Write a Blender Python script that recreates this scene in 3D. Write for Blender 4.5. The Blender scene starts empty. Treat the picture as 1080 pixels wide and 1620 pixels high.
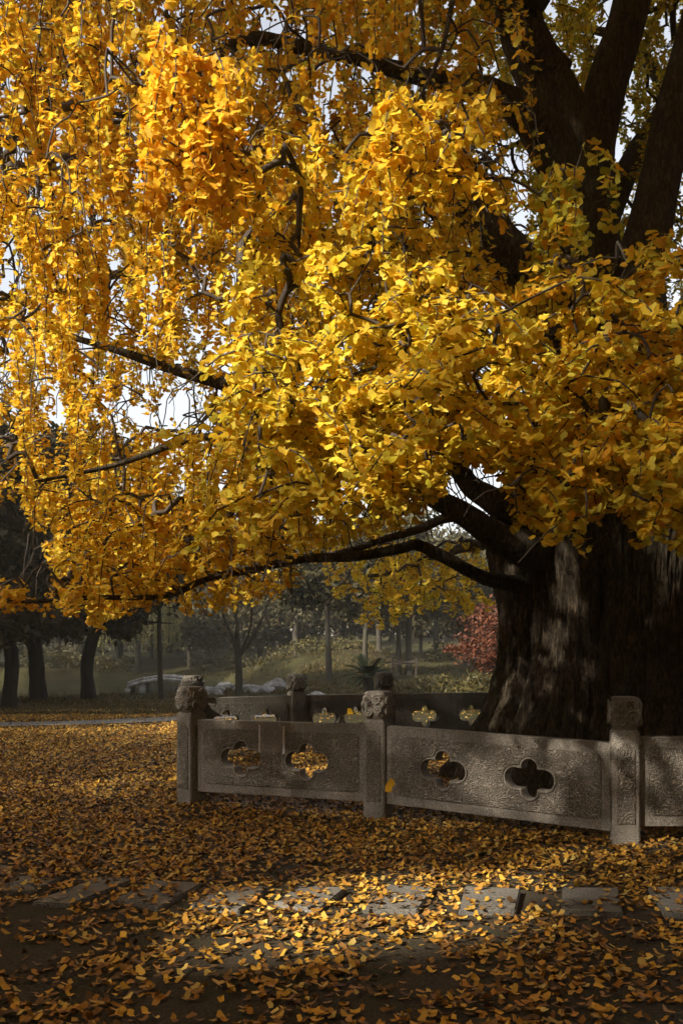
import bpy, bmesh, math, random
import numpy as np
from mathutils import Vector, Matrix, noise as mnoise

random.seed(7)
RNG = np.random.default_rng(7)
scene = bpy.context.scene
COL = scene.collection
R = math.radians

# ------------------------------------------------------------------ camera
F = 1575.0          # focal length in photograph pixels (1080 x 1620)
EYE = 1.55
HORIZON = 1022.0
cam = bpy.data.cameras.new('camera')
cam.sensor_fit = 'VERTICAL'; cam.sensor_height = 36.0; cam.sensor_width = 24.0
cam.lens = F / 1620.0 * 36.0
cam.shift_y = (HORIZON - 810.0) / 1620.0
cam.clip_start = 0.05; cam.clip_end = 2000
cam_o = bpy.data.objects.new('camera', cam)
cam_o.location = (0, 0, EYE); cam_o.rotation_euler = (R(90), 0, 0)
COL.objects.link(cam_o); scene.camera = cam_o

# ------------------------------------------------------------------ world, sun, exposure
SUN_EL, SUN_AZ = R(31), R(228)          # azimuth clockwise from +Y
SUN = np.array([math.sin(SUN_AZ) * math.cos(SUN_EL), math.cos(SUN_AZ) * math.cos(SUN_EL), math.sin(SUN_EL)])
world = bpy.data.worlds.new('World'); scene.world = world; world.use_nodes = True
nt = world.node_tree; nt.nodes.clear()
wo = nt.nodes.new('ShaderNodeOutputWorld'); wb = nt.nodes.new('ShaderNodeBackground')
sky = nt.nodes.new('ShaderNodeTexSky'); sky.sky_type = 'NISHITA'; sky.sun_disc = False
sky.sun_elevation = SUN_EL; sky.sun_rotation = SUN_AZ
sky.air_density = 1.0; sky.dust_density = 4.0; sky.ozone_density = 1.0
hs = nt.nodes.new('ShaderNodeHueSaturation'); hs.inputs['Saturation'].default_value = 0.30
nt.links.new(sky.outputs[0], hs.inputs['Color']); nt.links.new(hs.outputs[0], wb.inputs['Color'])
nt.links.new(wb.outputs[0], wo.inputs['Surface'])
wb.inputs['Strength'].default_value = 0.15
sl = bpy.data.lights.new('sun', 'SUN'); sl.energy = 5.0; sl.angle = R(1.6); sl.color = (1.0, 0.92, 0.78)
so = bpy.data.objects.new('sun', sl); COL.objects.link(so)
so.rotation_euler = Vector(SUN).to_track_quat('Z', 'Y').to_euler()
so.location = (-20, -8, 20)
scene.view_settings.view_transform = 'Standard'; scene.view_settings.look = 'None'
scene.view_settings.exposure = 1.1; scene.view_settings.gamma = 1.0
scene.view_settings.use_curve_mapping = False
cy = scene.cycles
cy.max_bounces = 7; cy.diffuse_bounces = 4; cy.glossy_bounces = 2; cy.transmission_bounces = 5
cy.transparent_max_bounces = 8; cy.volume_bounces = 1; cy.caustics_reflective = False; cy.caustics_refractive = False
cy.sample_clamp_indirect = 6.0; cy.use_denoising = True

# ------------------------------------------------------------------ helpers
def P(px, py, d):
    return np.array([(px - 540.0) / F * d, d, EYE + (HORIZON - py) / F * d])
def proj(p):
    d = np.maximum(p[..., 1], 0.01)
    return 540.0 + p[..., 0] / d * F, HORIZON - (p[..., 2] - EYE) / d * F
def GP(px, py, z=0.0):
    d = F * (EYE - z) / (py - HORIZON)
    return np.array([(px - 540.0) / F * d, d, z])

def tag(o, label=None, cat=None, group=None, kind=None):
    if label: o['label'] = label
    if cat: o['category'] = cat
    if group: o['group'] = group
    if kind: o['kind'] = kind
    return o
def empty(name, loc, label, cat, group=None):
    o = bpy.data.objects.new(name, None); o.location = loc; o.empty_display_size = 0.2
    COL.objects.link(o); return tag(o, label, cat, group)
def link(name, me, mat=None, parent=None):
    o = bpy.data.objects.new(name, me)
    if mat is not None and len(me.materials) == 0: me.materials.append(mat)
    COL.objects.link(o)
    if parent is not None:
        o.parent = parent
        o.matrix_parent_inverse = Matrix.Translation(-parent_world(parent))
    return o
def parent_world(o):
    v = Vector(o.location)
    return v if o.parent is None else v   # parts of meshes are built in world space round an unmoved part
def np_mesh(name, V, Fc, colors=None, smooth=False):
    """V (n,3), Fc (m,k) constant-size faces"""
    me = bpy.data.meshes.new(name)
    V = np.asarray(V, dtype=np.float32); Fc = np.asarray(Fc, dtype=np.int32)
    m, k = Fc.shape
    me.vertices.add(len(V)); me.vertices.foreach_set('co', V.ravel())
    me.loops.add(m * k); me.loops.foreach_set('vertex_index', Fc.ravel())
    me.polygons.add(m)
    me.polygons.foreach_set('loop_start', np.arange(0, m * k, k, dtype=np.int32))
    if smooth: me.polygons.foreach_set('use_smooth', np.ones(m, dtype=bool))
    me.update(calc_edges=True)
    if colors is not None:
        a = me.color_attributes.new('tint', 'FLOAT_COLOR', 'POINT')
        c = np.ones((len(V), 4), dtype=np.float32); c[:, :3] = colors
        a.data.foreach_set('color', c.ravel())
    return me
def bm_mesh(name, bm, smooth=False):
    me = bpy.data.meshes.new(name); bm.normal_update(); bm.to_mesh(me); bm.free()
    if smooth:
        for p in me.polygons: p.use_smooth = True
    return me

def catmull(pts, n):
    pts = np.asarray(pts, float); out = []
    q = np.vstack([2 * pts[0] - pts[1], pts, 2 * pts[-1] - pts[-2]])
    for i in range(1, len(q) - 2):
        t = np.linspace(0, 1, n, endpoint=False)[:, None]
        a, b, c, d = q[i - 1], q[i], q[i + 1], q[i + 2]
        out.append(0.5 * (2 * b + (c - a) * t + (2 * a - 5 * b + 4 * c - d) * t ** 2 + (3 * b - a - 3 * c + d) * t ** 3))
    out.append(pts[-1:]); return np.vstack(out)
def tube(pts, rad, sides=6, cap=True, rough=0.0):
    """vertices and quads of a tapered tube"""
    pts = np.asarray(pts, float); n = len(pts)
    rad = np.broadcast_to(np.asarray(rad, float), (n,))
    T = np.gradient(pts, axis=0); T /= np.linalg.norm(T, axis=1)[:, None] + 1e-9
    ref = np.array([0, 0, 1.0]) if abs(T[0, 2]) < 0.8 else np.array([1.0, 0, 0])
    u = np.cross(T[0], ref); u /= np.linalg.norm(u)
    U = np.zeros_like(T)
    for i in range(n):
        u = u - T[i] * (u @ T[i]); u /= np.linalg.norm(u) + 1e-9; U[i] = u
    W = np.cross(T, U)
    a = np.linspace(0, 2 * np.pi, sides, endpoint=False)
    rr = rad[:, None] * np.ones((n, sides))
    if rough: rr = rr * (1 + rough * RNG.normal(0, 1, (n, sides)))
    V = pts[:, None, :] + rr[..., None] * (U[:, None, :] * np.cos(a)[None, :, None] + W[:, None, :] * np.sin(a)[None, :, None])
    i = np.arange(n - 1)[:, None] * sides; j = np.arange(sides)[None, :]; j2 = (j + 1) % sides
    Q = np.stack([i + j, i + j2, i + sides + j2, i + sides + j], -1).reshape(-1, 4)
    return V.reshape(-1, 3), Q
class Bag:
    def __init__(self): self.V, self.Q, self.n = [], [], 0
    def add(self, V, Q):
        self.V.append(V); self.Q.append(np.asarray(Q) + self.n); self.n += len(V)
    def mesh(self, name, smooth=True): return np_mesh(name, np.vstack(self.V), np.vstack(self.Q), smooth=smooth)

def sinnoise(x, y, seed, scale):
    r = np.random.default_rng(seed); v = np.zeros_like(np.asarray(x, float))
    for k in range(7):
        th = r.uniform(0, 2 * np.pi); f = r.uniform(0.6, 2.0) / scale
        v = v + np.sin((np.cos(th) * x + np.sin(th) * y) * f * 6.28 + r.uniform(0, 6.28))
    return v / 2.6

# ------------------------------------------------------------------ materials
def newmat(name):
    m = bpy.data.materials.new(name); m.use_nodes = True
    t = m.node_tree; b = t.nodes['Principled BSDF']; return m, t, b
def N(t, kind, **kw):
    n = t.nodes.new(kind)
    for k, v in kw.items():
        if k in n.inputs: n.inputs[k].default_value = v
        else: setattr(n, k, v)
    return n
def ramp(t, fac, stops):
    r = t.nodes.new('ShaderNodeValToRGB'); e = r.color_ramp.elements
    while len(e) < len(stops): e.new(0.5)
    for i, (p, c) in enumerate(stops):
        e[i].position = p; e[i].color = (*c, 1) if len(c) == 3 else c
    t.links.new(fac, r.inputs[0]); return r.outputs[0]
def mixc(t, fac, a, b, mode='MIX'):
    m = t.nodes.new('ShaderNodeMix'); m.data_type = 'RGBA'; m.blend_type = mode
    for s, v in ((m.inputs['Factor'], fac), (m.inputs['A'], a), (m.inputs['B'], b)):
        pass
    def put(sock, v):
        if hasattr(v, 'links') or isinstance(v, bpy.types.NodeSocket): t.links.new(v, sock)
        elif isinstance(v, (int, float)): sock.default_value = v
        else: sock.default_value = (*v, 1)
    put(m.inputs[0], fac); put(m.inputs[6], a); put(m.inputs[7], b)
    return m.outputs[2]
def math_n(t, op, a, b=0.0, clamp=False):
    m = t.nodes.new('ShaderNodeMath'); m.operation = op; m.use_clamp = clamp
    for i, v in enumerate((a, b)):
        if isinstance(v, bpy.types.NodeSocket): t.links.new(v, m.inputs[i])
        else: m.inputs[i].default_value = v
    return m.outputs[0]
def coords(t, scale=(1, 1, 1), kind='Object'):
    tc = t.nodes.new('ShaderNodeTexCoord'); mp = t.nodes.new('ShaderNodeMapping')
    mp.inputs['Scale'].default_value = scale
    t.links.new(tc.outputs[kind], mp.inputs[0]); return mp.outputs[0]
def noise(t, vec, scale, detail=4, rough=0.6, dist=0.0):
    n = N(t, 'ShaderNodeTexNoise', Scale=scale, Detail=detail, Roughness=rough, Distortion=dist)
    t.links.new(vec, n.inputs['Vector']); return n.outputs['Fac']
def bump(t, b, h, strength, dist, prev=None):
    n = N(t, 'ShaderNodeBump', Strength=strength, Distance=dist); t.links.new(h, n.inputs['Height'])
    if prev is not None: t.links.new(prev, n.inputs['Normal'])
    t.links.new(n.outputs[0], b.inputs['Normal']); return n.outputs[0]

def leaf_material(name, source, trans=0.42, rough=0.5, spec=0.25):
    m, t, b = newmat(name)
    if source == 'object':
        oi = t.nodes.new('ShaderNodeObjectInfo'); col = oi.outputs['Color']
    else:
        a = t.nodes.new('ShaderNodeAttribute'); a.attribute_name = 'tint'; col = a.outputs['Color']
    geo = t.nodes.new('ShaderNodeNewGeometry')
    nz = noise(t, geo.outputs['Position'], 55.0, 3)
    c = mixc(t, math_n(t, 'MULTIPLY', nz, 0.16), col, (0.30, 0.12, 0.02))
    t.links.new(c, b.inputs['Base Color']); b.inputs['Roughness'].default_value = rough
    b.inputs['Specular IOR Level'].default_value = spec
    tr = t.nodes.new('ShaderNodeBsdfTranslucent')
    g = t.nodes.new('ShaderNodeGamma'); g.inputs[1].default_value = 1.15
    t.links.new(c, g.inputs[0]); t.links.new(g.outputs[0], tr.inputs[0])
    mx = t.nodes.new('ShaderNodeMixShader'); mx.inputs[0].default_value = trans
    out = t.nodes['Material Output']
    t.links.new(b.outputs[0], mx.inputs[1]); t.links.new(tr.outputs[0], mx.inputs[2]); t.links.new(mx.outputs[0], out.inputs[0])
    return m
M_LEAF = leaf_material('ginkgo_leaf', 'attr', 0.52)
M_LEAF_O = leaf_material('ginkgo_leaf_single', 'object', 0.52)
M_LITTER = leaf_material('fallen_leaf', 'attr', 0.10, 0.55, 0.2)
M_LITTER_O = leaf_material('fallen_leaf_single', 'object', 0.10, 0.55, 0.2)
M_GREEN = leaf_material('tree_leaf', 'attr', 0.30, 0.55, 0.2)

def bark_material(name, dark, light, sc=(9, 9, 1.6), bstr=0.9):
    m, t, b = newmat(name)
    v = coords(t, sc); n1 = noise(t, v, 1.6, 6, 0.7, 0.6); v2 = coords(t, (26, 26, 9)); n2 = noise(t, v2, 1.5, 5, 0.7)
    n3 = noise(t, coords(t), 0.9, 3)
    c = ramp(t, n1, [(0.32, dark), (0.55, tuple(0.5 * (a + c_) for a, c_ in zip(dark, light))), (0.75, light)])
    c = mixc(t, ramp(t, n2, [(0.42, (0, 0, 0)), (0.60, (0.8, 0.8, 0.8))]), c, dark)
    c = mixc(t, ramp(t, n3, [(0.5, (0, 0, 0)), (0.72, (0.35, 0.35, 0.35))]), c, (0.075, 0.08, 0.045))
    t.links.new(c, b.inputs['Base Color']); b.inputs['Roughness'].default_value = 0.9
    b.inputs['Specular IOR Level'].default_value = 0.15
    p = bump(t, b, n1, bstr, 0.07); bump(t, b, n2, 0.8, 0.025, p)
    return m
M_BARK = bark_material('ginkgo_bark', (0.022, 0.017, 0.012), (0.20, 0.15, 0.10), (15, 15, 3.6), 1.0)
M_BARK2 = bark_material('park_tree_bark', (0.03, 0.026, 0.02), (0.10, 0.085, 0.065), (6, 6, 1.5), 0.5)
M_BARK3 = bark_material('dark_bark', (0.012, 0.010, 0.008), (0.04, 0.033, 0.026), (6, 6, 1.5), 0.5)  # darker bark tones for the evergreens on the near bank
M_TWIG, _t, _b = newmat('twig_bark')
_b.inputs['Base Color'].default_value = (0.055, 0.038, 0.025, 1); _b.inputs['Roughness'].default_value = 0.85
_t.links.new(ramp(_t, noise(_t, coords(_t), 14.0, 3), [(0.3, (0.03, 0.022, 0.016)), (0.75, (0.062, 0.044, 0.03))]), _b.inputs['Base Color'])

def stone_material(name, carved=False, tint=(1, 1, 1)):
    m, t, b = newmat(name)
    g = t.nodes.new('ShaderNodeNewGeometry'); pos = g.outputs['Position']
    sp = noise(t, pos, 110.0, 3, 0.75); big = noise(t, pos, 2.2, 5, 0.65, 0.4); mid = noise(t, pos, 18.0, 4, 0.6)
    c = ramp(t, sp, [(0.36, (0.075, 0.066, 0.054)), (0.5, (0.24, 0.212, 0.178)), (0.64, (0.44, 0.40, 0.345))])
    c = mixc(t, ramp(t, big, [(0.42, (0, 0, 0)), (0.68, (0.7, 0.7, 0.7))]), c, (0.135, 0.115, 0.09))
    c = mixc(t, ramp(t, mid, [(0.55, (0, 0, 0)), (0.8, (0.4, 0.4, 0.4))]), c, (0.12, 0.115, 0.075))
    # rain streaks running down from the top
    mp = t.nodes.new('ShaderNodeMapping'); mp.inputs['Scale'].default_value = (14, 14, 0.9); t.links.new(pos, mp.inputs[0])
    st = noise(t, mp.outputs[0], 1.0, 3, 0.6)
    c = mixc(t, ramp(t, st, [(0.58, (0, 0, 0)), (0.75, (0.55, 0.55, 0.55))]), c, (0.075, 0.065, 0.052))
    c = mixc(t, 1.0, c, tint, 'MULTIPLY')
    t.links.new(c, b.inputs['Base Color']); b.inputs['Roughness'].default_value = 0.85
    b.inputs['Specular IOR Level'].default_value = 0.25
    p = bump(t, b, sp, 0.35, 0.006); p = bump(t, b, mid, 0.4, 0.01, p)
    if carved:
        dn = N(t, 'ShaderNodeTexNoise', Scale=11.0, Detail=2.0); t.links.new(pos, dn.inputs['Vector'])
        vm = t.nodes.new('ShaderNodeVectorMath'); vm.operation = 'SCALE'; vm.inputs[3].default_value = 0.11
        t.links.new(dn.outputs['Color'], vm.inputs[0])
        va = t.nodes.new('ShaderNodeVectorMath'); va.operation = 'ADD'; t.links.new(pos, va.inputs[0]); t.links.new(vm.outputs[0], va.inputs[1])
        vo = N(t, 'ShaderNodeTexVoronoi', Scale=20.0); t.links.new(va.outputs[0], vo.inputs['Vector'])
        wv = math_n(t, 'SINE', math_n(t, 'MULTIPLY', vo.outputs['Distance'], 21.0))
        h = math_n(t, 'ADD', math_n(t, 'MULTIPLY', wv, 0.5), 0.5)
        p = bump(t, b, wv, 0.8, 0.008, p)
        c2 = mixc(t, ramp(t, h, [(0.1, (0.5, 0.5, 0.5)), (0.5, (0, 0, 0))]), c, (0.06, 0.052, 0.042))
        t.links.new(c2, b.inputs['Base Color'])
    return m
M_STONE = stone_material('granite'); M_CARVED = stone_material('carved_granite', True, (1.15, 1.13, 1.1))
M_STONE_D = stone_material('shaded_granite', False, (0.36, 0.36, 0.34))  # back fence, plain and carved: shade under the tree put into a darker tint
M_CARVED_D = stone_material('shaded_carved_granite', True, (0.36, 0.36, 0.34))
M_SLAB = stone_material('paving_slab', False, (0.62, 0.64, 0.66))
M_MORTAR, _t, _b = newmat('mortar'); _b.inputs['Roughness'].default_value = 0.9
_t.links.new(ramp(_t, noise(_t, coords(_t), 90.0, 3), [(0.3, (0.45, 0.43, 0.39)), (0.7, (0.7, 0.68, 0.63))]), _b.inputs['Base Color'])

# ground: soil under the ginkgo, lawn beyond the path
M_GROUND, t, b = newmat('ground_soil_and_lawn')
g = t.nodes.new('ShaderNodeNewGeometry'); pos = g.outputs['Position']
sx = t.nodes.new('ShaderNodeSeparateXYZ'); t.links.new(pos, sx.inputs[0])
fine = noise(t, pos, 60.0, 5, 0.75); mid = noise(t, pos, 3.0, 5, 0.65); big = noise(t, pos, 0.35, 4, 0.6)
soil = ramp(t, fine, [(0.3, (0.030, 0.024, 0.017)), (0.55, (0.075, 0.060, 0.042)), (0.75, (0.13, 0.105, 0.07))])
soil = mixc(t, ramp(t, mid, [(0.5, (0, 0, 0)), (0.7, (0.7, 0.7, 0.7))]), soil, (0.05, 0.052, 0.024))
lawn = ramp(t, fine, [(0.3, (0.025, 0.025, 0.010)), (0.55, (0.055, 0.05, 0.018)), (0.75, (0.10, 0.085, 0.03))])
lawn = mixc(t, ramp(t, big, [(0.40, (0, 0, 0)), (0.6, (0.8, 0.8, 0.8))]), lawn, (0.034, 0.026, 0.013))
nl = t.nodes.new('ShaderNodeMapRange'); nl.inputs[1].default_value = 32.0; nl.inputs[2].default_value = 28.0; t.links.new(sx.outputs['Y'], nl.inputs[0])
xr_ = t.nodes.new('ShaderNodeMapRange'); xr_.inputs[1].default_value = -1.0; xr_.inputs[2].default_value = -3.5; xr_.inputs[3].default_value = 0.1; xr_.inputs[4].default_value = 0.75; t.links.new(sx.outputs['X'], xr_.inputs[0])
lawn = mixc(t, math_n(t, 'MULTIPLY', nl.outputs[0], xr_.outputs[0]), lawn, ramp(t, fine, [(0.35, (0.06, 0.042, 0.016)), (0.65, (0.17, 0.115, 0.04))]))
lawn = mixc(t, ramp(t, mid, [(0.45, (0, 0, 0)), (0.7, (0.6, 0.6, 0.6))]), lawn, (0.028, 0.026, 0.012))
mx_ = t.nodes.new('ShaderNodeMapRange'); mx_.inputs[1].default_value = -3.2; mx_.inputs[2].default_value = -1.4; mx_.inputs[4].default_value = 5.5
t.links.new(sx.outputs['X'], mx_.inputs[0])
edge = math_n(t, 'ADD', math_n(t, 'ADD', sx.outputs['Y'], mx_.outputs[0]), math_n(t, 'MULTIPLY', mid, 3.0))
k = math_n(t, 'MULTIPLY_ADD', edge, 0.5); 
mr = t.nodes.new('ShaderNodeMapRange'); mr.inputs[1].default_value = 20.0; mr.inputs[2].default_value = 24.0
t.links.new(edge, mr.inputs[0])
t.links.new(mixc(t, mr.outputs[0], soil, lawn), b.inputs['Base Color'])
b.inputs['Roughness'].default_value = 0.95; b.inputs['Specular IOR Level'].default_value = 0.1
p = bump(t, b, fine, 0.8, 0.03); bump(t, b, mid, 0.5, 0.06, p)

M_PATH, t, b = newmat('pale_path_paving')
t.links.new(ramp(t, noise(t, coords(t), 30.0, 5), [(0.3, (0.085, 0.078, 0.068)), (0.7, (0.18, 0.168, 0.148))]), b.inputs['Base Color'])
b.inputs['Roughness'].default_value = 0.9
M_WATER, t, b = newmat('pond_water')
b.inputs['Base Color'].default_value = (0.018, 0.022, 0.016, 1); b.inputs['Roughness'].default_value = 0.06
b.inputs['IOR'].default_value = 1.33
bump(t, b, noise(t, coords(t, (1, 2.2, 1)), 2.0, 3), 0.12, 0.03)
M_ROCK, t, b = newmat('garden_rock')
n1 = noise(t, coords(t), 4.0, 6)
t.links.new(ramp(t, n1, [(0.35, (0.09, 0.085, 0.075)), (0.7, (0.33, 0.31, 0.29))]), b.inputs['Base Color'])
b.inputs['Roughness'].default_value = 0.9; bump(t, b, n1, 0.8, 0.08)
M_WALL, t, b = newmat('pale_plaster')
t.links.new(ramp(t, noise(t, coords(t), 1.5, 5), [(0.3, (0.32, 0.32, 0.30)), (0.7, (0.45, 0.44, 0.42))]), b.inputs['Base Color'])
M_ROOF, t, b = newmat('grey_roof_tile')
t.links.new(ramp(t, noise(t, coords(t), 6, 4), [(0.3, (0.06, 0.06, 0.06)), (0.7, (0.13, 0.125, 0.12))]), b.inputs['Base Color'])
M_GLASS, t, b = newmat('dark_window'); b.inputs['Base Color'].default_value = (0.02, 0.025, 0.03, 1); b.inputs['Roughness'].default_value = 0.1

# ------------------------------------------------------------------ terrain
def sstep(a, b_, x):
    q = np.clip((np.asarray(x, float) - a) / (b_ - a), 0, 1); return q * q * (3 - 2 * q)
def hgt(x, y):
    x = np.asarray(x, float); y = np.asarray(y, float)
    h = 0.012 * sinnoise(x, y, 3, 5.0) * sstep(3, 8, np.hypot(x, y) * 0 + 8)
    # gentle hill beyond the pond, lower on the pond side
    hill = 0.9 * sstep(33, 52, y) * sstep(-6, 1, x) + 1.5 * sstep(56, 95, y) + 1.5 * sstep(90, 200, y)
    hill = hill + 0.22 * sinnoise(x, y, 11, 14.0) * sstep(30, 45, y)
    mound = 0.45 * np.exp(-(((x + 2.5) / 6.0) ** 2 + ((y - 50) / 4.0) ** 2))
    e = np.hypot((x + 13.5) / 11.5, (y - 43) / 13.0) + 0.04 * sinnoise(x, y, 5, 7.0)
    pond = 1 - sstep(0.86, 1.04, e)
    return (h + hill + mound) * (1 - pond) - 1.1 * pond
def axis(lo, a, b_, hi, dn, nout):
    mid_ = np.arange(a, b_ + 1e-6, dn)
    left = a - (a - lo) * (np.linspace(1, 0, nout, endpoint=False) ** 2)
    right = b_ + (hi - b_) * (np.linspace(0, 1, nout + 1)[1:] ** 2)
    return np.concatenate([left, mid_, right])
ax = axis(-420, -30, 20, 420, 0.4, 26); ay = axis(-80, -6, 75, 600, 0.4, 30)
GX, GY = np.meshgrid(ax, ay)
V = np.stack([GX, GY, hgt(GX, GY)], -1).reshape(-1, 3)
ny, nx = GX.shape
i, j = np.meshgrid(np.arange(ny - 1), np.arange(nx - 1), indexing='ij'); q0 = i * nx + j
tag(link('ground', np_mesh('ground', V, np.stack([q0, q0 + 1, q0 + nx + 1, q0 + nx], -1).reshape(-1, 4), smooth=True), M_GROUND), kind='structure')
# water
wv = np.array([[-40, 20, -0.34], [10, 20, -0.34], [10, 66, -0.34], [-40, 66, -0.34]])
a = np.linspace(0, 2 * np.pi, 64, endpoint=False)
wv = np.stack([-13.5 + 12.6 * np.cos(a), 43 + 14.2 * np.sin(a), np.full(64, -0.34)], -1)
me = bpy.data.meshes.new('pond_water'); me.from_pydata([tuple(v) for v in wv], [], [list(range(64))])
tag(link('pond_water', me, M_WATER), kind='structure')
# path crossing behind the balustrade to the left
pc = catmull([(-16, 17.2), (-10, 18.3), (-5.5, 20.0), (-3.0, 21.2), (-1.2, 22.6), (0.6, 25.5), (1.6, 29.0), (3.5, 33.0)], 10)
tn = np.gradient(pc, axis=0); tn /= np.linalg.norm(tn, axis=1)[:, None]; nn = np.stack([-tn[:, 1], tn[:, 0]], -1)
L_, R_ = pc + nn * 0.5, pc - nn * 0.5
V = np.vstack([np.column_stack([L_, hgt(L_[:, 0], L_[:, 1]) + 0.02]), np.column_stack([R_, hgt(R_[:, 0], R_[:, 1]) + 0.02])])
n = len(pc); ii = np.arange(n - 1)
tag(link('path', np_mesh('path', V, np.stack([ii + n, ii + n + 1, ii + 1, ii], -1)), M_PATH), kind='structure')

# ------------------------------------------------------------------ stepping stones
stones = [
 [(-60, 1402), (-5, 1394), (30, 1381), (-20, 1372)],
 [(-40, 1424), (55, 1418), (106, 1392), (25, 1394)],
 [(50, 1436), (112, 1440), (212, 1399), (160, 1394)],
 [(185, 1430), (252, 1446), (322, 1405), (242, 1401)],
 [(300, 1440), (378, 1451), (428, 1413), (362, 1409)],
 [(433, 1436), (503, 1449), (548, 1413), (472, 1410)],
 [(572, 1447), (660, 1448), (686, 1412), (615, 1408)],
 [(725, 1447), (815, 1446), (823, 1412), (735, 1407)],
 [(887, 1443), (985, 1446), (977, 1406), (889, 1406)],
 [(1050, 1446), (1150, 1447), (1112, 1404), (1024, 1404)],
]
names_ = ['sunk at the far end of the row, nearly buried', 'half covered by litter at the end where the row bends away',
 'with a bare bluish face where the row begins to bend', 'second along from the bend, dull under scattered leaves',
 'with a thick drift of leaves along one edge', 'mostly hidden by leaves before the sunlit patch', 'in the sunlit patch of leaves',
 'with its cut front edge showing beside the sunlit patch', 'in deep shade with a clean dark face', 'at the shaded end of the row before the square post']
for k_, (q, nm) in enumerate(zip(stones, names_)):
    c = [GP(*p) for p in q]
    z = hgt([p[0] for p in c], [p[1] for p in c]).max() 
    bm = bmesh.new()
    bot = [bm.verts.new((p[0], p[1], z - 0.05)) for p in c]; top = [bm.verts.new((p[0], p[1], z + 0.028 + random.uniform(-.004, .004))) for p in c]
    bm.faces.new(top); bm.faces.new(bot[::-1])
    for s in range(4): bm.faces.new((bot[s], bot[(s + 1) % 4], top[(s + 1) % 4], top[s]))
    bmesh.ops.recalc_face_normals(bm, faces=bm.faces)
    bmesh.ops.bevel(bm, geom=[e for e in bm.edges], offset=0.008, segments=2, affect='EDGES')
    tag(link('stepping_stone', bm_mesh('stepping_stone', bm), M_SLAB), 'grey stepping stone ' + nm, 'stepping stone', 'stepping stones in a curved row')

# ------------------------------------------------------------------ balustrade
POSTS = [(-1.47, 9.78), (0.335, 9.05), (2.235, 7.875), (4.25, 7.85), (6.3, 9.1), (7.2, 11.4), (6.6, 13.8), (4.75, 15.2),
         (2.75, 15.5), (0.64, 15.0), (-0.65, 14.4), (-2.05, 13.7), (-1.78, 11.7)]
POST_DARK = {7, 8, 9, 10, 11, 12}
def lobed(scale=1.0, n=48, grow=0.0):
    cs = [(-0.125, 0, 0.085), (0.125, 0, 0.085), (-0.06, 0, 0.082), (0.06, 0, 0.082), (0, 0.10, 0.064), (0, -0.10, 0.064)]
    out = []
    for k_ in range(n):
        th = 2 * math.pi * k_ / n; dx, dy = math.cos(th), math.sin(th); best = 0.05
        for cx, cy_, r in cs:
            r += grow; bq = dx * cx + dy * cy_; disc = bq * bq - (cx * cx + cy_ * cy_ - r * r)
            if disc > 0: best = max(best, bq + math.sqrt(disc))
        out.append((dx * best * scale, dy * best * scale))
    return out
def curve_plate(name, outer, holes, depth, bevel=0.0):
    """flat plate with holes; x right, y up, thickness along local z"""
    cu = bpy.data.curves.new(name, 'CURVE'); cu.dimensions = '2D'; cu.fill_mode = 'BOTH'; cu.extrude = depth / 2 - bevel
    cu.bevel_depth = bevel; cu.bevel_resolution = 1; cu.offset = -bevel
    for ring in [outer] + holes:
        s = cu.splines.new('POLY'); s.points.add(len(ring) - 1); s.use_cyclic_u = True
        for pt, (x, y) in zip(s.points, ring): pt.co = (x, y, 0, 1)
    o = bpy.data.objects.new(name, cu); COL.objects.link(o)
    dg = bpy.context.evaluated_depsgraph_get(); dg.update()
    me = bpy.data.meshes.new_from_object(o.evaluated_get(dg)); me.name = name
    bpy.data.objects.remove(o); bpy.data.curves.remove(cu); me.materials.clear()
    return me
def rect(x0, y0, x1, y1, r=0.0):
    if r <= 0: return [(x0, y0), (x1, y0), (x1, y1), (x0, y1)]
    out = []
    for cx, cy_, a0 in ((x1 - r, y0 + r, -90), (x1 - r, y1 - r, 0), (x0 + r, y1 - r, 90), (x0 + r, y0 + r, 180)):
        for k_ in range(5): out.append((cx + r * math.cos(R(a0 + 22.5 * k_)), cy_ + r * math.sin(R(a0 + 22.5 * k_))))
    return out
bal = empty('stone_balustrade', (0, 9, 0), 'grey carved stone balustrade with cut-out panels around the huge trunk', 'balustrade')
def frame_at(o, x, y, z, ang, up90=True):
    o.parent = bal; o.matrix_parent_inverse = Matrix.Identity(4)
    m = Matrix.Translation(Vector((x, y, z)) - Vector(bal.location)) @ Matrix.Rotation(ang, 4, 'Z')
    if up90: m = m @ Matrix.Rotation(R(90), 4, 'X')
    o.matrix_basis = m; return o
def sub(name, me, mat, parent, mtx=None):
    o = bpy.data.objects.new(name, me)
    if len(me.materials) == 0: me.materials.append(mat)
    COL.objects.link(o); o.parent = parent
    if mtx is not None: o.matrix_basis = mtx
    return o
def box_bm(bm, x0, x1, y0, y1, z0, z1):
    m = Matrix.Translation(((x0 + x1) / 2, (y0 + y1) / 2, (z0 + z1) / 2)) @ Matrix.Diagonal((x1 - x0, y1 - y0, z1 - z0, 1))
    return bmesh.ops.create_cube(bm, size=1, matrix=m)['verts']
def box_mesh(name, x0, x1, y0, y1, z0, z1, bev=0.008):
    bm = bmesh.new(); box_bm(bm, x0, x1, y0, y1, z0, z1)
    if bev: bmesh.ops.bevel(bm, geom=list(bm.edges), offset=bev, segments=2, affect='EDGES')
    return bm_mesh(name, bm)

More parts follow.
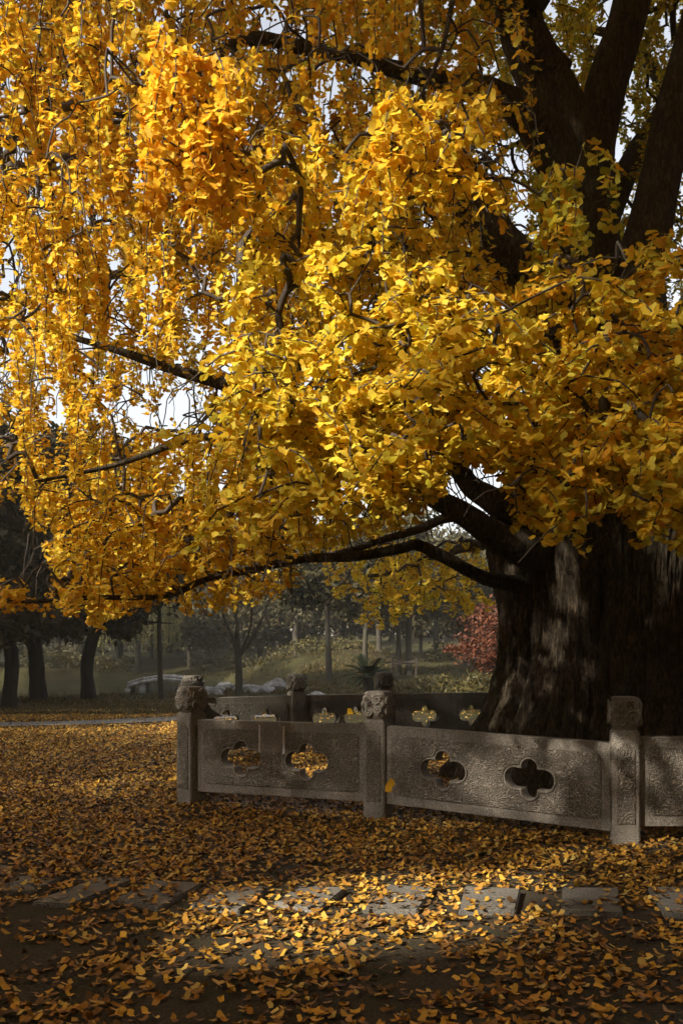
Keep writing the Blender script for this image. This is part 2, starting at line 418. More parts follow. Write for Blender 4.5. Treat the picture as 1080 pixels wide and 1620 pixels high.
PW = 0.105      # half width of a post
def spiral(cx, cz, r0, turns, flip, rot, n=26):
    a = np.linspace(0, turns * 2 * np.pi, n)
    rr = r0 * (1 - 0.86 * a / a[-1])
    return np.stack([cx + flip * rr * np.cos(a + rot), np.zeros(n), cz + rr * np.sin(a + rot)], -1)
def make_cap():
    # rounded-square drum with a shallow waist, carved scrolls standing proud on each side
    bm = bmesh.new(); rings = []
    prof = [(0.0, 0.86), (0.02, 0.86), (0.028, 0.99), (0.10, 1.03), (0.17, 1.02), (0.235, 0.98), (0.247, 0.93), (0.252, 0.80)]
    nseg = 40
    for z, s in prof:
        ring = []
        for k_ in range(nseg):
            a = 2 * math.pi * k_ / nseg; c, s_ = math.cos(a), math.sin(a)
            rr = (abs(c) ** 6 + abs(s_) ** 6) ** (-1 / 6) * PW * s
            ring.append(bm.verts.new((rr * c, rr * s_, z)))
        rings.append(ring)
    for r0, r1 in zip(rings[:-1], rings[1:]):
        for k_ in range(nseg): bm.faces.new((r0[k_], r0[(k_ + 1) % nseg], r1[(k_ + 1) % nseg], r1[k_]))
    bm.faces.new(rings[-1]); bm.faces.new(rings[0][::-1])
    return bm_mesh('cap', bm, True)
def make_scrolls():
    bag = Bag()
    rs = random.Random(3)
    for side in range(4):
        ca, sa = math.cos(side * math.pi / 2), math.sin(side * math.pi / 2)
        for (cx, cz, r0, f) in [(-0.045, 0.075, 0.047, 1), (0.050, 0.085, 0.043, -1), (-0.05, 0.175, 0.043, -1), (0.035, 0.18, 0.050, 1), (0.0, 0.13, 0.026, 1), (0.085, 0.135, 0.02, 1)]:
            p = spiral(cx, cz, r0, 1.9, f, rs.uniform(0, 6))
            p[:, 1] = -PW * 1.03 - 0.006
            p[:, 0] = np.clip(p[:, 0], -0.1, 0.1); p[:, 2] = np.clip(p[:, 2], 0.03, 0.235)
            q = np.stack([ca * p[:, 0] - sa * p[:, 1], sa * p[:, 0] + ca * p[:, 1], p[:, 2]], -1)
            bag.add(*tube(q, np.linspace(0.013, 0.009, len(q)), 5))
    return bag.mesh('scroll_carving')
def make_body(z1):
    bm = bmesh.new(); box_bm(bm, -PW, PW, -PW, PW, -0.15, z1)
    bmesh.ops.bevel(bm, geom=list(bm.edges), offset=0.010, segments=2, affect='EDGES')
    return bm_mesh('post', bm)
BODY = make_body(0.885); CAP = make_cap(); SCR = make_scrolls()
# carved face plate with arched top on the post body
def arch_ring(w, z0, z1):
    pts = [(-w, z0), (w, z0), (w, z1 - 0.07)]
    pts += [(w * 0.72 + 0.28 * w * math.cos(R(a)), z1 - 0.07 + 0.03 * math.sin(R(a))) for a in (0, 45, 90)]
    pts += [(0.5 * w * math.cos(R(a)), z1 - 0.04 + 0.04 * math.sin(R(a))) for a in (20, 55, 90, 125, 160)]
    pts += [(-w * 0.72 - 0.28 * w * math.cos(R(a)), z1 - 0.07 + 0.03 * math.sin(R(a))) for a in (90, 45, 0)]
    return pts
FACE = curve_plate('face_carving', arch_ring(0.07, 0.16, 0.80), [], 0.012, 0.003)
NECK = box_mesh('neck', -PW + 0.018, PW - 0.018, -PW + 0.018, PW - 0.018, 0.88, 0.90, 0)
np_ = len(POSTS); post_objs = []
SHARED = {}
def shared(me, mat):
    if (me.name, mat.name) not in SHARED:
        c = me.copy(); c.materials.clear(); c.materials.append(mat); SHARED[(me.name, mat.name)] = c
    return SHARED[(me.name, mat.name)]
for k_, (x, y) in enumerate(POSTS):
    px_, py_ = POSTS[k_ - 1]; qx, qy = POSTS[(k_ + 1) % np_]
    a1 = math.atan2(y - py_, x - px_); a2 = math.atan2(qy - y, qx - x)
    dlt = (a2 - a1 + math.pi) % (2 * math.pi) - math.pi
    ang = a1 + dlt / 2
    if k_ == 2: ang = R(-9)
    if k_ == 0: ang = R(-40)
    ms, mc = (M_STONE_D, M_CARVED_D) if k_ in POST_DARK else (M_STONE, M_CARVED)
    zs = float(hgt(x, y)) 
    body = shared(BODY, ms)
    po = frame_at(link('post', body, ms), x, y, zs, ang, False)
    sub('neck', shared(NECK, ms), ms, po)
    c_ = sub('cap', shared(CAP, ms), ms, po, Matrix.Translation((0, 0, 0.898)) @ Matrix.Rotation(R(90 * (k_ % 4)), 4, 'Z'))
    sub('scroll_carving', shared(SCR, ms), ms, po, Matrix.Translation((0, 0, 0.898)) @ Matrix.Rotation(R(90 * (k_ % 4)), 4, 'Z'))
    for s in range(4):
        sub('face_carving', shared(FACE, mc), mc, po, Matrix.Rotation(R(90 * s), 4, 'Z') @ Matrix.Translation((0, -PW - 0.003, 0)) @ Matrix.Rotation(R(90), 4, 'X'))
    post_objs.append(po)
def hole_u(k_, px):
    (x0, y0), (x1, y1) = POSTS[k_], POSTS[(k_ + 1) % np_]; m = (px - 540) / F
    return (m * y0 - x0) / ((x1 - x0) - m * (y1 - y0))
PANEL_SPEC = {  # index: (z offsets at both ends, hole positions as fractions, hole height)
    0: (0.0, 0.0, [hole_u(0, 386), hole_u(0, 489)], 0.475), 1: (0.0, -0.055, [hole_u(1, 705), hole_u(1, 841)], 0.485),
    2: (0.0, 0.0, [0.36, 0.68], 0.47), 9: (0, 0, [hole_u(9, 562), hole_u(9, 513)], 0.49), 10: (0, 0, [hole_u(10, 418), hole_u(10, 356)], 0.49),
    8: (0, 0, [hole_u(8, 745), hole_u(8, 671)], 0.49)}
for k_ in range(np_):
    (x0, y0), (x1, y1) = POSTS[k_], POSTS[(k_ + 1) % np_]
    zo0, zo1, us, hz = PANEL_SPEC.get(k_, (0, 0, [0.33, 0.67], 0.48))
    L = math.hypot(x1 - x0, y1 - y0); ang = math.atan2(y1 - y0, x1 - x0)
    e0, e1 = PW - 0.012, L - PW + 0.012
    z0, z1 = 0.135, 0.835
    def sh(ring): return [(x, y + zo0 + (zo1 - zo0) * x / L) for x, y in ring]
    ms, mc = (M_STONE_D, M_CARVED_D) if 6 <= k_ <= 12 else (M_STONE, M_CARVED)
    holes = [[(u * L + hx, hz + hy) for hx, hy in lobed(1.0)] for u in us]
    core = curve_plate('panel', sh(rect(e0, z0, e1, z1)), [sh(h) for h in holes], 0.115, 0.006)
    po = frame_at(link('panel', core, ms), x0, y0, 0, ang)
    for sgn in (1, -1):
        # raised carved field and lips round the cut-outs; a plain border is left around
        grown = [[(u * L + hx, hz + hy) for hx, hy in lobed(1.0, 48, 0.026)] for u in us]
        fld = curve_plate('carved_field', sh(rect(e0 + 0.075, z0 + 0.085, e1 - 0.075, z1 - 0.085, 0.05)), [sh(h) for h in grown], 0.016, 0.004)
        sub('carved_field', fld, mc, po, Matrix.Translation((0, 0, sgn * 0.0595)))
        for h, gq in zip(holes, grown):
            h2 = [(hx * 1.0, hy * 1.0) for hx, hy in h]
            u_ = us[holes.index(h)]
            outer = [(u_ * L + hx, hz + hy) for hx, hy in lobed(1.0, 48, 0.020)]
            inner = [(u_ * L + hx, hz + hy) for hx, hy in lobed(1.0, 48, 0.004)]
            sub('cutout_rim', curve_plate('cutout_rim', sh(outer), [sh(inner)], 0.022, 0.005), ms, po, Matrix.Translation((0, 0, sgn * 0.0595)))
    if k_ == 0:   # repaired block with white mortar joints between the two cut-outs
        ua, ub = hole_u(0, 417) * L, hole_u(0, 453) * L
        rb = box_mesh('repair_block', ua, ub, 0.545, 0.815, -0.004, 0.008, 0.002)
        sub('repair_block', rb, ms, po, Matrix.Translation((0, 0, 0.066)))
        for xx in (ua - 0.006, ub + 0.006):
            sub('mortar_joint', box_mesh('mortar_joint', xx - 0.010, xx + 0.010, 0.54, 0.80, -0.004, 0.010, 0.002), M_MORTAR, po, Matrix.Translation((0, 0, 0.0655)))

# ------------------------------------------------------------------ ginkgo: trunk and limbs
TX, TY = 3.37, 11.3
gk = empty('ginkgo_tree', (TX, TY, 0), 'ancient golden ginkgo tree with huge furrowed trunk inside the stone balustrade', 'tree')
nz_ = 150
th = np.concatenate([np.linspace(0, np.pi * .92, 130, endpoint=False), np.linspace(np.pi * .92, np.pi * 1.9, 760, endpoint=False), np.linspace(np.pi * 1.9, 2 * np.pi, 20, endpoint=False)]); na = len(th); zz = np.linspace(-0.15, 4.6, nz_)
TH, ZZ = np.meshgrid(th, zz)
rb_ = np.interp(ZZ, [-0.2, 0.1, 0.45, 0.9, 1.4, 2.0, 2.5, 2.9, 3.4, 4.6], [2.25, 2.1, 1.86, 1.66, 1.545, 1.525, 1.60, 1.68, 1.5, 1.05])
fl = sstep(1.6, 0.0, ZZ) if False else np.clip((1.5 - ZZ) / 1.5, 0, 1) ** 1.5
lobes = 0.030 * np.sin(5 * TH + 0.8) + 0.022 * np.sin(9 * TH + 2.0 + 0.3 * ZZ) + 0.014 * np.sin(17 * TH + 0.5 * np.sin(ZZ * 1.3))
lobes = lobes + fl * (0.055 * np.sin(7 * TH + 1.1) + 0.035 * np.sin(13 * TH + 0.4))
# deep seams where old stems have fused
for th0, w, dp in ((4.17, 0.045, 0.10), (3.62, 0.03, 0.045), (4.75, 0.035, 0.06), (5.3, 0.05, 0.08), (3.2, 0.04, 0.05), (1.2, 0.06, 0.09), (2.3, 0.05, 0.08)):
    dth = (TH - th0 - 0.05 * np.sin(ZZ * 1.1 + th0) + np.pi) % (2 * np.pi) - np.pi
    lobes = lobes - dp * np.exp(-(dth / w) ** 2)
Vt = np.zeros((nz_, na, 3)); rr_ = rb_ * (1 + lobes)
flat = []
for iz in range(nz_):
    z = zz[iz]
    for ia in range(na):
        a = th[ia]; cx, cy_ = math.cos(a), math.sin(a); r = rr_[iz, ia]
        n1 = mnoise.noise((cx * 13, cy_ * 13, z * 0.75)); n2 = mnoise.noise((cx * 31 + 9, cy_ * 31, z * 2.1))
        n3 = mnoise.noise((cx * 4, cy_ * 4, z * 0.9 + 5))
        rr_[iz, ia] = r + 0.075 * (0.5 - abs(n1) * 2.0) + 0.042 * (0.5 - abs(n2) * 2.0) + 0.022 * (0.5 - abs(mnoise.noise((cx * 58, cy_ * 58 + 4, z * 3.3))) * 2.0) + 0.05 * n3
Vt[..., 0] = TX + rr_ * np.cos(TH); Vt[..., 1] = TY + rr_ * np.sin(TH); Vt[..., 2] = ZZ
i, j = np.meshgrid(np.arange(nz_ - 1), np.arange(na), indexing='ij')
Q = np.stack([i * na + j, i * na + (j + 1) % na, (i + 1) * na + (j + 1) % na, (i + 1) * na + j], -1).reshape(-1, 4)
def gpart(name, me, mat): return link(name, me, mat, gk)
TRUNK = gpart('trunk', np_mesh('trunk', Vt.reshape(-1, 3), Q, smooth=True), M_BARK)

LIMBS = {  # (px, py, depth, width in photograph pixels)
 'low': [(860, 930, 11.0, 40), (800, 922, 10.6, 26), (760, 912, 10.3, 22), (700, 880, 10.1, 20), (660, 862, 10.0, 18), (635, 867, 9.9, 17), (560, 880, 9.7, 16), (490, 882, 9.5, 15),
         (440, 892, 9.3, 13), (395, 902, 9.1, 12), (330, 915, 8.8, 11), (262, 942, 8.4, 10), (150, 944, 8.0, 8), (20, 950, 7.6, 6), (-80, 930, 7.3, 4)],
 'low_upper': [(790, 850, 10.4, 22), (720, 818, 10.6, 18), (660, 838, 10.7, 14), (600, 855, 10.6, 12), (555, 871, 10.4, 10), (480, 878, 10.6, 8), (400, 850, 11, 6), (330, 862, 11.3, 4)],
 'forward_low': [(900, 880, 11.0, 90), (830, 868, 10.2, 60), (780, 845, 9.9, 46), (735, 815, 9.7, 40), (690, 790, 9.5, 34), (600, 740, 9.2, 26), (480, 700, 8.8, 18), (330, 690, 8.4, 12), (180, 735, 8.0, 8), (60, 760, 7.7, 5)],
 'mid_left': [(850, 860, 10.8, 60), (790, 800, 10.5, 44), (745, 770, 10.4, 34), (712, 735, 10.3, 30), (600, 690, 10.2, 26), (430, 640, 9.9, 22), (345, 606, 9.8, 19), (285, 588, 9.7, 18), (235, 571, 9.6, 16), (190, 556, 9.5, 12), (125, 537, 9.4, 10), (75, 522, 9.3, 9), (0, 512, 9.2, 7), (-90, 490, 9.1, 4)],
 'stub': [(930, 560, 11.3, 120), (870, 470, 11.0, 96), (800, 400, 10.8, 78), (745, 330, 10.6, 62), (690, 268, 10.4, 44), (630, 240, 10.2, 30), (560, 235, 10, 22), (470, 260, 9.6, 14), (380, 330, 9.2, 9)],
 'main_stem': [(970, 700, 11.3, 190), (930, 560, 11.4, 140), (905, 470, 11.5, 110), (905, 350, 11.6, 100), (908, 250, 11.7, 98), (872, 150, 11.7, 88), (828, 50, 11.7, 72), (805, -70, 11.6, 66), (780, -260, 11.6, 54), (790, -480, 11.6, 40), (740, -700, 11.6, 20)],
 'second_stem': [(960, 520, 11.6, 90), (940, 380, 12.0, 78), (935, 260, 12.2, 70), (955, 140, 12.3, 66), (995, 10, 12.4, 60), (1030, -160, 12.5, 50), (1050, -400, 12.6, 36), (1040, -600, 12.6, 16)],
 'right_stem': [(1010, 600, 11.4, 110), (1012, 450, 11.4, 80), (1035, 320, 11.4, 70), (1062, 190, 11.4, 64), (1095, 60, 11.4, 58), (1140, -140, 11.4, 46), (1200, -400, 11.5, 24)],
 'arch': [(905, 290, 11.7, 90), (850, 200, 11.3, 66), (790, 152, 11.0, 40), (750, 136, 10.8, 34), (690, 127, 10.5, 29), (610, 105, 10.2, 26), (560, 90, 10.0, 24), (480, 75, 9.7, 22), (405, 60, 9.5, 20), (345, 82, 9.2, 17), (295, 150, 8.9, 13), (200, 180, 8.6, 10), (90, 170, 8.3, 7), (-30, 190, 8.0, 4)],
 'toward': [(985, 640, 10.6, 70), (985, 540, 9.6, 40), (940, 500, 8.6, 28), (890, 510, 7.8, 20), (810, 550, 7.2, 14), (700, 570, 6.8, 9), (600, 580, 6.5, 6), (530, 600, 6.4, 4)],
 'toward_right': [(1010, 700, 10.4, 60), (1080, 620, 9.0, 34), (1105, 590, 7.8, 22), (1070, 600, 6.9, 13), (1000, 620, 6.4, 8), (930, 650, 6.0, 4)],
 'high_left': [(880, 120, 11.6, 60), (700, -80, 10.6, 40), (480, -150, 9.6, 28), (330, -150, 8.6, 20), (220, -110, 8.0, 12), (120, -60, 7.6, 7), (0, -10, 7.2, 4)],
 'high_mid': [(850, 0, 11.6, 40), (780, -90, 9.6, 20), (730, -40, 8.0, 10), (700, 80, 6.9, 7), (660, 170, 6.4, 4)],
 'back_left': [(900, 500, 11.8, 80), (740, 420, 13.0, 44), (560, 380, 13.8, 30), (380, 400, 14.4, 22), (200, 430, 14.8, 14), (40, 480, 15, 8), (-80, 520, 15, 4)],
 'back_low': [(880, 800, 12.4, 50), (800, 850, 13.6, 24), (720, 870, 14.4, 15), (640, 900, 14.8, 9), (570, 915, 15, 5)],
 'back_high': [(930, 400, 12.2, 60), (1000, 250, 13.6, 34), (1050, 150, 14.6, 24), (980, 60, 15.2, 16), (850, 40, 15.6, 8)],
 'crown_over': [(830, -150, 11.6, 50), (620, -300, 9.0, 40), (350, -500, 6.4, 36), (0, -900, 4.2, 30), (-600, -1700, 2.6, 20)],
}
NODES = []        # skeleton nodes for attaching twigs
for nm, kp in LIMBS.items():
    pts = np.array([P(a, b_, c) for a, b_, c, w in kp]); rad = np.array([w / 2 / F * c for a, b_, c, w in kp])
    n = 7; pp = catmull(pts, n); rr = np.interp(np.linspace(0, 1, len(pp)), np.linspace(0, 1, len(rad)), rad)
    thick = rr.max()
    jit = np.cumsum(RNG.normal(0, 1, pp.shape), axis=0) * 0.10 * rr.min() ** 0.5 * 0.09
    pp = pp + jit * np.linspace(0, 1, len(pp))[:, None]
    big_ = thick > 0.12
    if big_:
        # extra rings and sides, with furrows in the thick stems
        pp2 = catmull(pp, 3); rr2 = np.interp(np.linspace(0, 1, len(pp2)), np.linspace(0, 1, len(pp)), rr)
        V, Q = tube(pp2, rr2, 22)
        V3 = V.reshape(len(pp2), 22, 3); cen = pp2[:, None, :]
        dirv = (V3 - cen)
        fac = np.ones((len(pp2), 22))
        for ii in range(len(pp2)):
            for s in range(22):
                a = 2 * math.pi * s / 22
                fac[ii, s] = 1 + 0.10 * mnoise.noise((math.cos(a) * 2.5 + thick * 50, math.sin(a) * 2.5, ii * 0.05)) - 0.09 * abs(mnoise.noise((math.cos(a) * 5, math.sin(a) * 5 + thick * 90, ii * 0.12)))
        V = (cen + dirv * fac[..., None]).reshape(-1, 3)
    else:
        V, Q = tube(pp, rr, 9, rough=0.05)
    gpart('limb', np_mesh('limb', V, Q, smooth=True), M_BARK if big_ else M_TWIG)
    for a_, r_ in zip(pp[4:], rr[4:]):
        if r_ < 0.13: NODES.append(a_)
NODES = np.array(NODES)

# ------------------------------------------------------------------ ginkgo: shoots and leaves
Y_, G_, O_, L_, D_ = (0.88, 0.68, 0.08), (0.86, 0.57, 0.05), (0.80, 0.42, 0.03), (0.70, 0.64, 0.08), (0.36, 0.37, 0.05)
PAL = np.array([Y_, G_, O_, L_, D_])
def env(points):
    xs, ys = zip(*points); return lambda px: np.interp(px, xs, ys)
E_LEFT = env([(-200, 770), (0, 790), (45, 812), (75, 870), (95, 960), (115, 985), (155, 992), (215, 965), (260, 952), (330, 968), (400, 945), (450, 935), (500, 885), (560, 856), (640, 838), (800, 830)])
E_MID = env([(350, 930), (450, 905), (520, 868), (570, 850), (640, 838), (690, 790), (720, 720), (780, 730), (820, 850)])
E_RIGHT = env([(560, 760), (690, 775), (700, 725), (790, 730), (815, 820), (840, 862), (900, 872), (925, 860), (950, 795), (985, 800), (1005, 845), (1060, 850), (1200, 870)])
E_TOP = env([(-200, 420), (330, 420), (640, 400), (700, 400), (800, 380)])
E_FAR = env([(500, 900), (545, 955), (570, 1000), (640, 975), (700, 968), (745, 975), (790, 960)])
NOENV = lambda px: np.full_like(np.asarray(px, float), 2000)
LAYERS = [ # name, n shoots, px range, py range, depth range, env, leaf size range, palette weights (Y,G,O,L,D), droop, shoot length, leaf gap noise threshold
 ('left_curtain', 640, (-90, 470), (40, 900), (7.6, 12.0), E_LEFT, (0.038, 0.052), (.34, .40, .18, .08, .0), 0.92, (0.5, 1.2), -0.55),
 ('left_low', 120, (90, 470), (780, 930), (7.8, 9.6), E_LEFT, (0.036, 0.048), (.26, .46, .22, .06, .0), 0.6, (0.35, 0.7), -1.2),
 ('tip', 24, (-110, 150), (915, 938), (7.3, 8.2), env([(-200, 968), (30, 968), (200, 985)]), (0.036, 0.046), (.18, .5, .32, 0, 0), 0.4, (0.2, 0.4), -9),
 ('centre', 420, (380, 760), (200, 850), (6.4, 10.0), E_MID, (0.040, 0.054), (.46, .26, .08, .18, .02), 0.8, (0.45, 1.0), -0.7),
 ('centre_near', 130, (400, 720), (400, 780), (5.8, 7.2), E_MID, (0.042, 0.056), (.50, .18, .06, .24, .02), 0.55, (0.3, 0.7), -0.1),
 ('right_near', 300, (610, 1140), (430, 845), (5.4, 7.6), E_RIGHT, (0.044, 0.058), (.38, .24, .10, .24, .04), 0.45, (0.35, 0.75), -0.9),
 ('right_edge', 110, (880, 1160), (420, 840), (5.4, 7.2), E_RIGHT, (0.044, 0.058), (.12, .32, .34, .16, .06), 0.45, (0.3, 0.6), -1.2),
 ('top', 470, (-100, 800), (-160, 330), (6.8, 11.0), E_TOP, (0.040, 0.054), (.14, .36, .28, .14, .08), 0.88, (0.5, 1.1), -0.5),
 ('top_cluster', 40, (258, 345), (60, 270), (6.0, 6.6), env([(-200, 345), (2000, 345)]), (0.044, 0.056), (.2, .42, .38, 0, 0), 0.9, (0.35, 0.7), -9),
 ('mid_cluster', 54, (610, 770), (150, 290), (5.9, 6.7), env([(-200, 330), (2000, 330)]), (0.044, 0.056), (.36, .40, .14, .10, 0), 0.7, (0.3, 0.6), -9),
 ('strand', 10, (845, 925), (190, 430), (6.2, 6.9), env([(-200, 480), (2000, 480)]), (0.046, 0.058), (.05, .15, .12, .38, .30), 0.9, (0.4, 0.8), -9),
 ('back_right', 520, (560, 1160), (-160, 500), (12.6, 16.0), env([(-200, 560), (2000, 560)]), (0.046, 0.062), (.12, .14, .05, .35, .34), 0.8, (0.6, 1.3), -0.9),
 ('back_left', 230, (-160, 640), (-100, 780), (12.4, 16.0), env([(-200, 700), (100, 800), (640, 830)]), (0.046, 0.062), (.34, .36, .14, .16, 0), 0.9, (0.6, 1.3), -0.2),
 ('far_low', 80, (540, 790), (850, 950), (13.2, 15.6), E_FAR, (0.046, 0.060), (.34, .34, .08, .20, .04), 0.6, (0.4, 0.8), -1.2),
]
GAPS = [(15, 245, 34, 22), (20, 420, 26, 40), (55, 300, 20, 16), (785, 252, 42, 36), (755, 232, 22, 18), (300, 640, 34, 48), (262, 655, 22, 30), (232, 592, 16, 24), (190, 645, 18, 20), (325, 668, 20, 20),
        (450, 115, 20, 18), (440, 38, 24, 18), (470, 50, 14, 10), (452, 258, 12, 14), (575, 120, 22, 14), (150, 345, 18, 16), (60, 335, 14, 14), (495, 600, 16, 20), (545, 540, 12, 16), (590, 385, 14, 14), (640, 380, 10, 20),
        (410, 12, 26, 14), (10, 130, 16, 14), (675, 340, 14, 20), (880, 545, 20, 14), (1065, 390, 16, 12), (700, 800, 30, 16), (370, 805, 12, 16), (575, 810, 12, 16), (215, 345, 10, 10), (470, 620, 12, 24), (0, 600, 14, 20), (60, 600, 10, 16)]
shoots = []
for li, (nm, n, xr, yr, dr, ev, sr, wts, droop, lr, thr) in enumerate(LAYERS):
    k_ = 0; tries = 0
    while k_ < n and tries < n * 30:
        tries += 1
        px, d = random.uniform(*xr), random.uniform(*dr)
        py = random.triangular(yr[0] - 60, yr[1] + 60, yr[0] * .4 + yr[1] * .6) if 'near' in nm or 'edge' in nm else random.uniform(*yr)
        if py > ev(px) - 12: continue
        if float(sinnoise(np.array(px + d * 40), np.array(py), 100 + li, 130.0)) < thr: continue
        p0 = P(px, py, d)
        Ls = random.uniform(*lr)
        # keep a shoot from hanging far below the crown's lower edge
        room = (ev(px) - py) / F * d * 1.15 + 0.08
        Ls = max(0.18, min(Ls, room / max(droop, .5)))
        az = random.uniform(0, 2 * math.pi)
        out = np.array([math.cos(az), math.sin(az), 0.0]); m = max(5, int(Ls / 0.09))
        tt = np.linspace(0, 1, m)
        w_d = np.clip(tt * 1.8 * droop + 0.2 * droop, 0, droop)
        step = out[None, :] * (1 - w_d)[:, None] + np.array([0, 0, -1.0])[None, :] * w_d[:, None]
        step = step + RNG.normal(0, 0.12, (m, 3)); step /= np.linalg.norm(step, axis=1)[:, None]
        pts = p0 + np.vstack([np.zeros(3), np.cumsum(step[:-1] * (Ls / (m - 1)), axis=0)])
        shoots.append((li, pts)); k_ += 1

# attach every shoot to the nearest wood (grown outward from the limbs), so that the twigs form one branching system
starts = np.array([s[1][0] for s in shoots]); ns = len(starts)
node_pos = list(NODES); node_parent = [-1] * len(NODES); node_load = [0] * len(NODES)
best_d = np.full(ns, 1e9); best_i = np.zeros(ns, int)
for c0 in range(0, len(NODES), 200):
    D = np.linalg.norm(starts[:, None, :] - NODES[None, c0:c0 + 200], axis=2)
    mi = D.argmin(1); md = D[np.arange(ns), mi]; up = md < best_d
    best_d[up] = md[up]; best_i[up] = mi[up] + c0
done = np.zeros(ns, bool); chains = []
for _ in range(ns):
    dd = np.where(done, 1e9, best_d); s = int(dd.argmin()); done[s] = True
    a_ = node_pos[best_i[s]]; b_ = starts[s]; dist = np.linalg.norm(b_ - a_)
    m = max(2, int(dist / 0.22) + 1); tt = np.linspace(0, 1, m + 1)[1:, None]
    mid_ = a_ + (b_ - a_) * tt
    mid_[:, 2] += 0.22 * dist * np.sin(tt[:, 0] * np.pi) * 0.8
    mid_[:-1] += RNG.normal(0, 0.035, (m - 1, 3)) if m > 1 else 0
    par = best_i[s]; idx = []
    for q in mid_:
        node_pos.append(q); node_parent.append(par); node_load.append(0); par = len(node_pos) - 1; idx.append(par)
    chains.append((best_i[s], idx))
    # load for the pipe model
    k_ = par
    while k_ >= 0: node_load[k_] += 1; k_ = node_parent[k_]
    newp = np.array(mid_); D = np.linalg.norm(starts[:, None, :] - newp[None], axis=2); mi = D.argmin(1); md = D[np.arange(ns), mi]
    up = (md < best_d) & ~done; best_d[up] = md[up]; best_i[up] = np.array(idx)[mi[up]]
bag = Bag()
NP = np.array(node_pos)
for root, idx in chains:
    ids = [root] + idx; pts = NP[ids]
    rad = np.array([0.0066 * max(1, node_load[q]) ** 0.32 for q in ids]); rad[0] = rad[1]
    if len(pts) > 2: pp = catmull(pts, 2); rd = np.interp(np.linspace(0, 1, len(pp)), np.linspace(0, 1, len(rad)), rad)
    else: pp, rd = pts, rad
    bag.add(*tube(pp, rd, 4))
for li, pts in shoots:
    bag.add(*tube(pts, np.linspace(0.0078, 0.0036, len(pts)), 3))

LP, LA, LN, LS, LC, LL = [], [], [], [], [], []     # position, axis, normal, size, colour, layer
def colour(n, wts, greyer=0.0):
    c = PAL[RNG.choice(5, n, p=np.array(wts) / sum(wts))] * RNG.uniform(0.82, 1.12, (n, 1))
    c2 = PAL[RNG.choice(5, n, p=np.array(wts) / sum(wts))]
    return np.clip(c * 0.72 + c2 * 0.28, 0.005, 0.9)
UP = np.array([0, 0, 1.0])
def add_leaves(pos, axis_, nrm, size, col, li):
    LP.append(pos); LA.append(axis_); LN.append(nrm); LS.append(size); LC.append(col); LL.append(np.full(len(pos), li))
for li, pts in shoots:
    nm, n, xr, yr, dr, ev, sr, wts, droop, lr, thr = LAYERS[li]
    if nm in ('left_curtain', 'top', 'centre') and random.random() < 0.13: continue      # a bare hanging shoot
    seg = np.linalg.norm(np.diff(pts, axis=0), axis=1); Ls = seg.sum()
    nspur = max(3, int(Ls / 0.052)); tt = np.linspace(0.06, 1, nspur); cum = np.concatenate([[0], np.cumsum(seg)]) / Ls
    sp = np.stack([np.interp(tt, cum, pts[:, k_]) for k_ in range(3)], -1)
    per = 5 if dr[0] < 12 else 4
    sp = np.repeat(sp, per, axis=0); m = len(sp); sp = sp + RNG.normal(0, 0.014, (m, 3))
    az = RNG.uniform(0, 2 * np.pi, m)
    ax_ = np.stack([np.cos(az), np.sin(az), RNG.uniform(-1.25, 0.25, m)], -1); ax_ /= np.linalg.norm(ax_, axis=1)[:, None]
    nr = UP + RNG.normal(0, 0.55, (m, 3)) + 0.35 * np.stack([np.cos(az), np.sin(az), np.zeros(m)], -1)
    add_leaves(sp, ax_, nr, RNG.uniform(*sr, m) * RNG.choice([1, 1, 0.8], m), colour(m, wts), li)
LPa = np.vstack(LP); LAa = np.vstack(LA); LNa = np.vstack(LN); LSa = np.concatenate(LS); LCa = np.vstack(LC); LLa = np.concatenate(LL)
px, py = proj(LPa); keep = np.ones(len(LPa), bool)
for li, L in enumerate(LAYERS):
    s = LLa == li
    lim = L[5](px[s]) + 9 * sinnoise(px[s], LPa[s, 1] * 30, 77, 45.0)
    keep[s] &= py[s] < lim
for (gx, gy, rx, ry) in GAPS:
    q = ((px - gx) / rx) ** 2 + ((py - gy) / ry) ** 2
    keep &= ~((q < 1.0 + 0.35 * sinnoise(px, py, 55, 22.0)) & (RNG.random(len(px)) < 0.93))
# window onto the forked limbs low on the trunk, and a thinner crown in front of the stems
keep &= ~((((px - 745) / 52) ** 2 + ((py - 795) / 62) ** 2 < 1) & (RNG.random(len(px)) < 0.9))
keep &= ~((px > 790) & (px < 1000) & (py < 440) & (LPa[:, 1] < 11.2) & (RNG.random(len(px)) < 0.72) & (LLa != 10))

for (nm, a0, a1, wd, pr) in (('arch', 4, 9, 17, .85), ('mid_left', 6, 10, 13, .8), ('low', 2, 11, 13, .85), ('low_upper', 2, 5, 11, .7), ('stub', 2, 4, 30, .55)):
    kp = LIMBS[nm][a0:a1 + 1]
    for (xa, ya, da, wa), (xb, yb, db, wb_) in zip(kp[:-1], kp[1:]):
        tq = np.clip(((px - xa) * (xb - xa) + (py - ya) * (yb - ya)) / ((xb - xa) ** 2 + (yb - ya) ** 2), 0, 1)
        dq = np.hypot(px - xa - tq * (xb - xa), py - ya - tq * (yb - ya))
        keep &= ~((dq < wd) & (LPa[:, 1] < da + (db - da) * tq + 0.1) & (RNG.random(len(px)) < pr))
